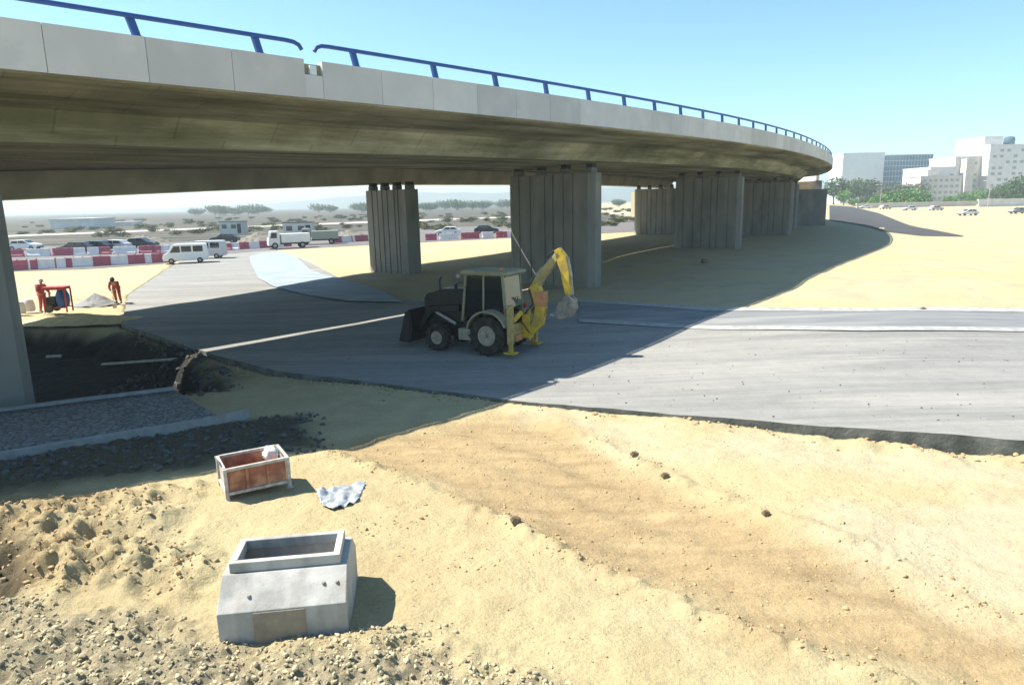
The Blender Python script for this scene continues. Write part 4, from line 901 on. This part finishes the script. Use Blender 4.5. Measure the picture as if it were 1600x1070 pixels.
# ---------------------------------------------------------------- clods / stones
def ico(sub):
    bm=bmesh.new(); bmesh.ops.create_icosphere(bm,subdivisions=sub,radius=1); V=np.array([v.co[:] for v in bm.verts]); Fc=np.array([[v.index for v in f.verts] for f in bm.faces]); bm.free(); return V,Fc
VAR=[]
for k in range(8):
    V0,F0=ico(2 if k<5 else 1); d=.75+.5*vnoise(V0[:,0]*1.7+k*9,V0[:,1]*1.7+V0[:,2]*1.3+k*5,k)+.25*(vnoise(V0[:,0]*4+k,V0[:,2]*4-V0[:,1]*3,k+50)-.5); V0=V0*d[:,None]; 
    for q_ in range(9):
        n_=rng.normal(size=3); n_/=np.linalg.norm(n_); h_=rng.uniform(.45,.75); e_=V0@n_; V0=V0-np.where(e_>h_,e_-h_,0)[:,None]*n_
    VAR.append((V0,F0))
def scatter(name,pts,sizes,m,sink=.25,group=(0,8)):
    VV=[];FF=[];off=0
    zz=ground(pts[:,0],pts[:,1])
    for (x,y),z,s in zip(pts,zz,sizes):
        V0,F0=VAR[rng.integers(*group)] if s>.035 else VAR[rng.integers(5,8)]
        sc=s*np.array([rng.uniform(.7,1.3),rng.uniform(.7,1.3),rng.uniform(.5,.95)]); a=rng.uniform(0,2*PI); c_,s_=math.cos(a),math.sin(a)
        v=V0*sc; v=np.stack([v[:,0]*c_-v[:,1]*s_,v[:,0]*s_+v[:,1]*c_,v[:,2]],1)+[x,y,z+s*(.45-sink)]
        VV.append(v);FF.append(F0+off);off+=len(v)
    o=npmesh(name,np.concatenate(VV),np.concatenate(FF),m,False); return tag(o,kind='stuff')
def inside(poly,n,dens=None):
    P=np.array(poly); lo,hi=P.min(0),P.max(0); out=[]
    lo=np.maximum(lo,[-14,5]);hi=np.minimum(hi,[30,40])
    while sum(map(len,out))<n:
        q=rng.uniform(lo-.8,hi+.8,(n*2,2)); q=q[(sdf(q[:,0],q[:,1],poly)+fbm(q[:,0]*1.1,q[:,1]*1.1,3,23)*1.1+rng.normal(0,.18,len(q)))<0]
        if dens is not None: q=q[rng.uniform(size=len(q))<dens(q)]
        out.append(q)
    return np.concatenate(out)[:n]
def logs(n,a,b,p=2.2): return a+(b-a)*rng.uniform(size=n)**p
m_clod=mat('dry_clod',(.42,.31,.165),(.29,.20,.10),scale=3,bump=.4); m_stone=mat('pale_rubble',(.50,.42,.26),(.27,.24,.16),scale=4,bump=.4); m_dstone=mat('dark_stone',(.10,.105,.10),(.05,.052,.05),scale=4,bump=.4)
scatter('earth_clods',inside(MOUND,3000),logs(2600,.006,.05,4),m_clod)
scatter('rubble',inside(RUB,16000),logs(16000,.004,.045,4.0),m_stone)
scatter('dark_rubble',inside(GRUB,1800),logs(1800,.01,.09,2.6),m_dstone)
def along(line,n,w):
    P=resample(line,400); i=rng.integers(0,399,n); q=P[i]+rng.normal(0,w,(n,2)); k=fbm(q[:,0]*1.3,q[:,1]*1.3,2,7)>-.05; return q[k]
a=np.concatenate([along(TRKL,1500,.16),along(TRK2,700,.3),inside(TRK,1700),along([tuple(atb(*p)[:2]) for p in ((960,690),(1000,715),(1060,750),(1200,805))],160,.35),
   along([tuple(atb(*p)[:2]) for p in ((1260,760),(1340,775),(1420,830),(1440,870),(1380,880))],160,.3),along([tuple(atb(*p)[:2]) for p in ((560,830),(640,815),(700,790))],200,.2),along([tuple(atb(*p)[:2]) for p in ((640,885),(720,905),(790,885))],120,.25)])
scatter('loose_clods',a,logs(len(a),.004,.04,4.2),m_clod)
b=inside([tuple(atb(*p)[:2]) for p in ((330,800),(520,700),(800,640),(1600,720),(1700,1100),(500,1100))],3000); scatter('pebbles',b,logs(len(b),.004,.024,3.5),m_clod)
for (px,py,s,lb) in ((1040,746,.10,'dark clod at the right end of the scattered clods beyond the tracks'),(992,713,.11,'largest clod among the scattered lumps beside the tracks'),(806,816,.10,'dark clod on the near edge of the wheel tracks'),(1197,804,.08,'lone brown clod on the far edge of the tracks'),(1443,486,.16,'small dark lump on the far kerb of the sunlit road'),(1102,411,.3,'small dark lump standing on the shaded sand under the viaduct')):
    q=atg(px,py); V0,F0=VAR[2]; o=npmesh('clod',V0*np.array([s*1.3,s,s*.9]),F0,mat('brown_clod',(.22,.16,.09),(.14,.10,.06),scale=9,bump=.4),False); o.location=(q[0],q[1],q[2]+s*.3); tag(o,lb,'clod')

# pale tubes added to stand in for the broken light stripe in the hollow
m_stripe=mat('pale_light_stripe',(.55,.52,.45),(.4,.38,.32),scale=3)
for a,b,r_,lb in (((160,571),(276,563),.055,'longer pale tube drawn as a light stripe in the dark hollow left of the road'),((74,559),(96,558),.07,'short pale tube drawn as a light stripe in the dark hollow beside the left pier')):
    p=atg(*a);q=atg(*b); c=(p+q)/2
    pts=[]
    for k in range(7):
        w=p+(q-p)*k/6; pts.append((w[0],w[1],w[2]+.05))
    tag(MB().tube(pts,r_,10).build('stripe_tube',m_stripe,loc=tuple(c),smooth=True),lb,'stripe_tube')
# more far-road traffic and site clutter at left
for i,(px,py,rz,mm,lb) in enumerate(((40,391,4,P_white,'white car on the far road at the extreme left, behind the barriers'),(178,392,183,P_silver,'silver car on the far road just right of the two dark cars'),(222,388,2,P_dark,'dark car on the far road between the silver car and the white van'),(352,380,185,P_dark,'dark car on the far road right of the grey van'),(620,372,5,P_silver,'silver car on the far road seen just right of the lone rear pier'),(700,368,184,P_white,'white car on the far road seen midway between the two big piers'),(760,365,3,P_dark,'dark car on the far road close to the left edge of the big ribbed pier'))):
    o=place(dup(cs,label=lb),px,py,math.radians(rz))
    if mm is not P_dark: recolor(o,P_dark,mm)
def pile(px,py,w,h,m,label,seed): 
    o=heap(px,py,w,h,m,'earth_heap',label,seed); return o
m_eh=mat('grey_earth',(.20,.18,.15),(.12,.11,.09),scale=1.5,bump=.4)
pile(405,377,2.6,1.5,m_eh,'grey earth heap behind the barriers left of the white truck',31)
pile(545,371,3.0,1.3,m_eh,'grey earth heap right of the olive green truck',32)
pile(225,378,3.2,1.2,m_eh,'low grey earth heap beyond the far road above the white van',33)
m_cab=mat('site_cabin_panel',(.6,.6,.58),(.5,.5,.48),scale=1)
def cabin(px,py,rz,label,w=5.):
    t=thing('site_cabin',label,'cabin'); place(t,px,py,rz)
    MB().box((0,0,1.35),(w,2.4,2.4)).build('wall',m_cab,t,bevel=.03)
    MB().box((0,0,2.6),(w+.15,2.55,.12)).build('roof',m_dk,t)
    for x in (-w*.28,w*.12): MB().box((x,-1.22,1.6),(1.,.06,.8)).build('window',m_win,t)
    MB().box((w*.36,-1.22,1.15),(.8,.06,1.95)).build('door',m_dk,t)
cabin(468,371,.1,'white site cabin behind the white truck'); cabin(366,366,-.1,'white site cabin alone beyond the far road')
scatter('dark_rubble',inside([tuple(p) for p in PIT],900),logs(900,.02,.16,3.0),m_dstone)
m_fld=mat('orange_sign',(.5,.09,.05),rough=.6)

# gravel and sand crumbs spilled along the road's near edge
ln=[(p[0],p[1]) for p in NEARLINE]; a=along(ln,2600,.35); a=a[(a[:,1]<45)&(np.abs(a[:,0])<22)]
scatter('spilled_gravel',a,logs(len(a),.01,.07,3.2),m_clod)
rb=inside([tuple(atb(*p)[:2]) for p in ((850,625),(640,600),(430,575),(330,540),(600,500),(900,500),(1150,520),(1600,540),(1600,680),(1300,660),(1050,645))],700)
VV=ground
def ground(X,Y,_g=VV): return base(X,Y)+.03
scatter('road_grit',rb,logs(len(rb),.008,.035,3.),m_dstone)
ground=VV
# ---------------------------------------------------------------- background
def leafmat(n,c1,c2): return mat(n,c1,c2,scale=.35,rough=.8,detail=3)
LM=[leafmat('dark_leaves',(.08,.14,.045),(.04,.08,.025)),leafmat('green_leaves',(.15,.30,.06),(.07,.16,.035)),leafmat('olive_leaves',(.12,.13,.06),(.06,.075,.03))]
m_bark=mat('bark',(.12,.09,.06))
def crown_mesh(name,m,w,h,z0,n,seed,leaf=.35,flat=1.):
    r=np.random.default_rng(seed); K=9; C=np.stack([r.uniform(-.6,.6,K)*w/2,r.uniform(-.6,.6,K)*w/2*flat,z0+h*r.uniform(.25,.8,K)],1); Rr=r.uniform(.28,.5,K)*min(w,h*1.2)
    i=r.integers(0,K,n); d=r.normal(size=(n,3)); d/=np.linalg.norm(d,axis=1)[:,None]; rad=Rr[i]*r.uniform(.55,1.08,n)
    P=C[i]+d*rad[:,None]*[1,flat,.75]; P[:,2]=np.maximum(P[:,2],z0*.6+.05)
    a=r.normal(size=(n,3)); a/=np.linalg.norm(a,axis=1)[:,None]; b=np.cross(a,r.normal(size=(n,3))); b/=np.linalg.norm(b,axis=1)[:,None]
    s=leaf*r.uniform(.5,1.3,n)[:,None]; V=np.stack([P-a*s,P+b*s*.6,P+a*s,P-b*s*.6],1).reshape(-1,3); Fq=np.arange(4*n).reshape(n,4)
    return npmesh(name,V,Fq,m,False)
def tree(kind,w,h,tr,seed,label,lm,n=900,leaf=.4,cat='tree'):
    t=thing(kind,label,cat)
    rnd=random.Random(seed); mb=MB(); top=tr+(h-tr)*.55
    mb.tube([(0,0,-.2),(.05*w*rnd.uniform(-1,1),0,tr*.6),(0,.03*w,top)],[.035*h,.026*h,.012*h],8)
    for k in range(5):
        a=k*1.3+seed; z=tr*.7+(top-tr*.7)*k/6; mb.tube([(0,0,z),(math.cos(a)*w*.18,math.sin(a)*w*.18,z+h*.10),(math.cos(a)*w*.32,math.sin(a)*w*.32,z+h*.2)],[.014*h,.009*h,.004*h],6)
    mb.build('trunk',m_bark,t)
    c=crown_mesh('crown',lm,w,h-tr,tr,n,seed,leaf); c.parent=t; return t
def putY(o,px,Y,scale=1.,z=0.):
    p=atY(px,310,Y); o.location=(p[0],Y,z); o.scale=(scale,)*3; return o
protos=[tree('dense_tree',9,9,2.2,1,'dark dense tree',LM[0],1400,.45),tree('leafy_tree',10,8,1.6,2,'green tree',LM[1],1400,.45),tree('olive_tree',8,7,1.5,3,'olive tree',LM[2],1200,.4)]
def shrub(seed,lm): return tree('green_shrub',6.5,4.2,.25,seed,'shrub',lm,1300,.28,'shrub')
sh=[shrub(11,LM[1]),shrub(12,LM[0])]
TR=[ # src, px, Y, scale, z, label
 (0,1303,420,1.6,0,'dark tree just right of the curving end of the viaduct'),(0,1328,430,1.35,0,'dark tree in front of the pale slab block, left one'),(0,1343,410,1.5,0,'dark tree in front of the pale slab block, middle one'),
 (0,1358,420,1.45,0,'dark tree in front of the pale slab block, right one'),(2,1385,400,1.3,0,'olive tree below the left end of the blue glass building'),(2,1402,410,1.5,0,'olive tree below the middle of the blue glass building'),
 (2,1420,400,1.4,0,'olive tree below the right half of the blue glass building'),(2,1434,405,1.5,0,'olive tree between the glass building and the white hospital-like block'),(1,1318,380,.9,0,'small green tree left of the dark trees'),
 (1,1530,380,.8,0,'small green tree in front of the middle of the white block'),(0,1572,330,1.0,0,'dark tree in front of the right part of the white block'),(0,1590,320,1.25,0,'large dark tree at the right edge of the photo'),(1,1504,385,.7,0,'small green tree in front of the left part of the white block'),
 (0,1556,340,.8,0,'smaller dark tree left of the two big dark trees at the right edge')]
used=set()
for k,px,Y,s,z,lb in TR:
    o=protos[k] if k not in used else dup(protos[k]); used.add(k); o['label']=lb; putY(o,px,Y,s,z); o.rotation_euler=(0,0,px*.7)
SH=[(0,1370,300,1.2,'green shrub at the left end of the shrub row below the glass building'),(1,1352,310,1.0,'dark green shrub left of the shrub row'),(0,1392,305,1.5,'bright green shrub second in the row below the glass building'),(0,1412,300,1.7,'biggest bright green shrub in the row below the glass building'),
 (0,1434,305,1.5,'bright green shrub at the right end of the row, touching the white block'),(1,1380,315,1.2,'dark green shrub behind the left shrubs of the row'),(0,1486,310,.9,'small green shrub in front of the white block, left'),(0,1518,300,.9,'small green shrub in front of the white block, middle'),(1,1575,270,.95,'dark shrub by the low wall near the right edge'),(1,1595,265,1.0,'dark shrub by the low wall cut by the right edge'),(0,1335,330,.9,'pale green shrub left of the dark green one')]
used=set()
for k,px,Y,s,lb in SH:
    o=sh[k] if k not in used else dup(sh[k]); used.add(k); o['label']=lb; putY(o,px,Y,s); o.rotation_euler=(0,0,px*.3)
# left field bushes
fb=tree('field_bush',5,3.,.2,21,'x',LM[2],500,.35,'bush'); ft=tree('field_tree',8,6.5,1.4,22,'x',LM[0],600,.5,'tree')
fb['group']='olive bushes in the field seen under the deck'; fb['label']='low olive bush in the field seen under the deck'
ft['group']='dark trees beyond the field seen under the deck'; ft['label']='dark tree beyond the field seen under the deck'
r=random.Random(5); first=True
for i in range(240):
    px=r.uniform(20,1000); Y=r.choice([150,175,210,260,320,380]); o=fb if first else dup(fb); first=False; s=r.uniform(.2,.55)*(Y/250)**.3; putY(o,px,Y*r.uniform(.95,1.05),s); o.rotation_euler=(0,0,r.uniform(0,6)); o.scale=(s*1.8,s,s*.8)
first=True
for i in range(70):
    px=r.choice([r.uniform(290,420),r.uniform(440,820),r.uniform(670,1000)]); Y=r.uniform(520,800); o=ft if first else dup(ft); first=False; s=r.uniform(.7,1.3); putY(o,px,Y,s); o.scale=(s*1.6,s,s); o.rotation_euler=(0,0,0)
# hills
hx=np.linspace(-2600,900,160); V=[];Fc=[]
hh=6+14*sstep(-1500,-800,hx)+26*sstep(-1100,-300,hx)*(.7+.6*vnoise(hx*.004,hx*0,3))+8*vnoise(hx*.012,hx*0,4)
for j,(yy,k) in enumerate(((2300,0.),(2500,.7),(2700,1.),(3000,.9),(3400,0.))):
    for x,h in zip(hx,hh): V.append((x,yy,-1+h*k))
n=len(hx); Fq=np.array([[j*n+i,j*n+i+1,(j+1)*n+i+1,(j+1)*n+i] for j in range(4) for i in range(n-1)])
hl=npmesh('hills',np.array(V),Fq,mat('hill_scrub',(.12,.16,.12),(.07,.10,.08),scale=.01)); tag(hl,kind='structure')
# far road and field tracks
m_far=mat('far_asphalt',(.16,.145,.145),(.10,.095,.095),scale=.3,stretch=(.3,2,1),rough=.95)
drape('far_road',PX((-120,431),(0,425),(130,421),(250,413),(330,399),(430,391),(560,384),(680,378),(800,372),(1000,362)),PX((-120,392),(0,388),(130,384),(250,380),(330,376),(430,368),(560,362),(680,356),(800,352),(1000,347)),m_far,.03,90,6)
m_trk=mat('pale_track',(.55,.50,.44),(.42,.38,.33),scale=.1)
drape('dirt_track',PX((-120,377),(0,371),(300,359),(560,349),(1000,333)),PX((-120,374),(0,368.5),(300,357),(560,347),(1000,331.5)),m_trk,.05,60,3)
# long white sheds (left, far)
m_wall=mat('white_render',(.72,.70,.68),(.62,.60,.58),scale=.5); m_shade=mat('window_glass',(.32,.34,.36),rough=.3); m_cream=mat('cream_render',(.66,.60,.54),(.56,.51,.46),scale=.5)
def block(name,label,Y,rects,wm,floors,roofm=None,cat='building',zb=0.,depth=20,winw=2.2,skip=.0):
    x0=min(atY(r_[0],310,Y)[0] for r_ in rects); x1=max(atY(r_[1],310,Y)[0] for r_ in rects)
    t=thing(name,label,cat,((x0+x1)/2,Y,zb)); cx=(x0+x1)/2; rr=random.Random(len(label))
    for i,r_ in enumerate(rects):
        a=atY(r_[0],310,Y)[0]-cx; b=atY(r_[1],310,Y)[0]-cx; top=atY((r_[0]+r_[1])/2,r_[2],Y)[2]-zb; bot=0 if r_[3] is None else atY((r_[0]+r_[1])/2,r_[3],Y)[2]-zb
        fy=r_[4] if len(r_)>4 else 0; dd=depth-fy
        w=MB().box(((a+b)/2,fy+dd/2,(top+bot)/2),(b-a,dd,top-bot)).build('wall',r_[5] if len(r_)>5 else wm,t)
        MB().box(((a+b)/2,fy+dd/2,top+.25),(b-a+.6,dd+.6,.5)).build('roof',roofm or wm,w)
        fh=3.4; nf=int((top-bot-1)/fh); 
        for f in range(nf):
            z=bot+1.+fh*f+1.; 
            n=max(1,int((b-a-2)/(winw*1.7)))
            if (r_[6] if len(r_)>6 else 'w')=='n': continue
            # one ribbon per floor built of separate panes, at most
            for k in range(n):
                if rr.random()<skip: continue
                x=a+1.+(b-a-2)*(k+.5)/n
                g=MB().box((x,fy-.03,z+.4),(winw,.10,1.5)).build('window',m_shade,t)
    return t
block('long_shed','long low white shed far across the field at left',230,[(72,142,344,None)],m_wall,1,cat='shed',depth=12,winw=2.4)
block('long_shed','thin white wall-like shed right of the long low shed at far left',250,[(146,205,349,None,0,m_wall,'n')],m_wall,1,cat='shed',depth=5)
m_blue_gl=glassy('blue_facade_glass',(.10,.22,.32),.25); m_pale=mat('pale_cladding',(.62,.68,.70),(.56,.62,.65),scale=.2)
g=block('glass_office','long office block with a blue glass front and a tall pale blank end wall','%d'and 480,[(1313,1377,240,None,0,m_pale,'n')],m_pale,5)
def sub_glass():
    Y=490; cx=g.location.x; a=atY(1377,310,Y)[0]-cx; b=atY(1452,310,Y)[0]-cx; top=atY(1410,243,Y)[2]
    w=MB().box(((a+b)/2,18,top/2),(b-a-.1,16,top)).build('wall',m_blue_gl,g)
    MB().box(((a+b)/2,18,top+.3),(b-a,17,.6)).build('roof',m_pale,w)
    mb=MB()
    for f in range(1,9): mb.box(((a+b)/2,9.9,top*f/9),(b-a-.2,.2,.35))
    for k in range(1,16): mb.box((a+(b-a)*k/16,9.85,top/2),(.18,.2,top-.4))
    mb.build('mullions',m_pale,g)
sub_glass()
h=block('white_block','large white stepped multi-storey block at the right edge with a rooftop tank',430,
 [(1450,1492,262,None,0,m_wall,'w'),(1492,1532,245,None,3,m_cream,'w'),(1532,1590,228,None,-4,m_wall,'w'),(1590,1680,240,None,2,m_cream,'w'),(1534,1562,214,228,3,m_wall,'n'),(1500,1512,250,None,-3,m_cream,'n')],m_wall,6,depth=30,skip=.25)
p=atY(1580,226,434); MB().lathe([(2.6,0),(3.,.6),(3.,3.6),(2.4,4.6),(.3,5.)],(p[0]-h.location.x,6,p[2]),'z',16).build('water_tank',mat('dark_blue_tank',(.07,.14,.2)),h,smooth=True)
block('cream_annex','low cream annex in front of the white block, above the shrubs',410,[(1436,1500,276,None),(1452,1470,266,276,4)],m_cream,4,depth=15,skip=.1,winw=1.8)
block('low_white_wall','low white boundary wall at the far right below the dark trees',262,[(1530,1680,312,None,0,m_wall,'n')],m_wall,1,cat='wall',depth=.4)
block('low_white_wall','long low pale boundary wall below the green shrubs',285,[(1340,1526,318,None,0,m_cream,'n')],m_cream,1,cat='wall',depth=.4)
# lamp posts
def lamp(px,Y,h,label):
    t=thing('street_lamp',label,'street lamp'); putY(t,px,Y)
    MB().tube([(0,0,0),(0,0,h*.9),(-.3,0,h),(-1.6,0,h+.25)],[.13,.09,.07,.05],8).build('pole',m_frame,t)
    MB().box((-1.9,0,h+.25),(.9,.4,.18)).build('lamp_head',m_white,t,bevel=.04)
lamp(1376,290,9,'grey street lamp rising from the shrubs left of the glass building'); lamp(1545,250,9,'grey street lamp in front of the white block near the right edge')

# ---------------------------------------------------------------- haze
hz=MB().box((0,3000-100,(70-6)/2.),(16000,6400,70+6)).build('haze',bpy.data.materials.new('haze_air')); tag(hz,kind='stuff')
hm=hz.data.materials[0]; hm.use_nodes=True; nt=hm.node_tree; nt.nodes.remove(nt.nodes['Principled BSDF']); pv=nt.nodes.new('ShaderNodeVolumePrincipled')
pv.inputs['Color'].default_value=(.86,.95,1,1); pv.inputs['Density'].default_value=.0005; pv.inputs['Anisotropy'].default_value=.3
nt.links.new(pv.outputs[0],nt.nodes['Material Output'].inputs['Volume'])
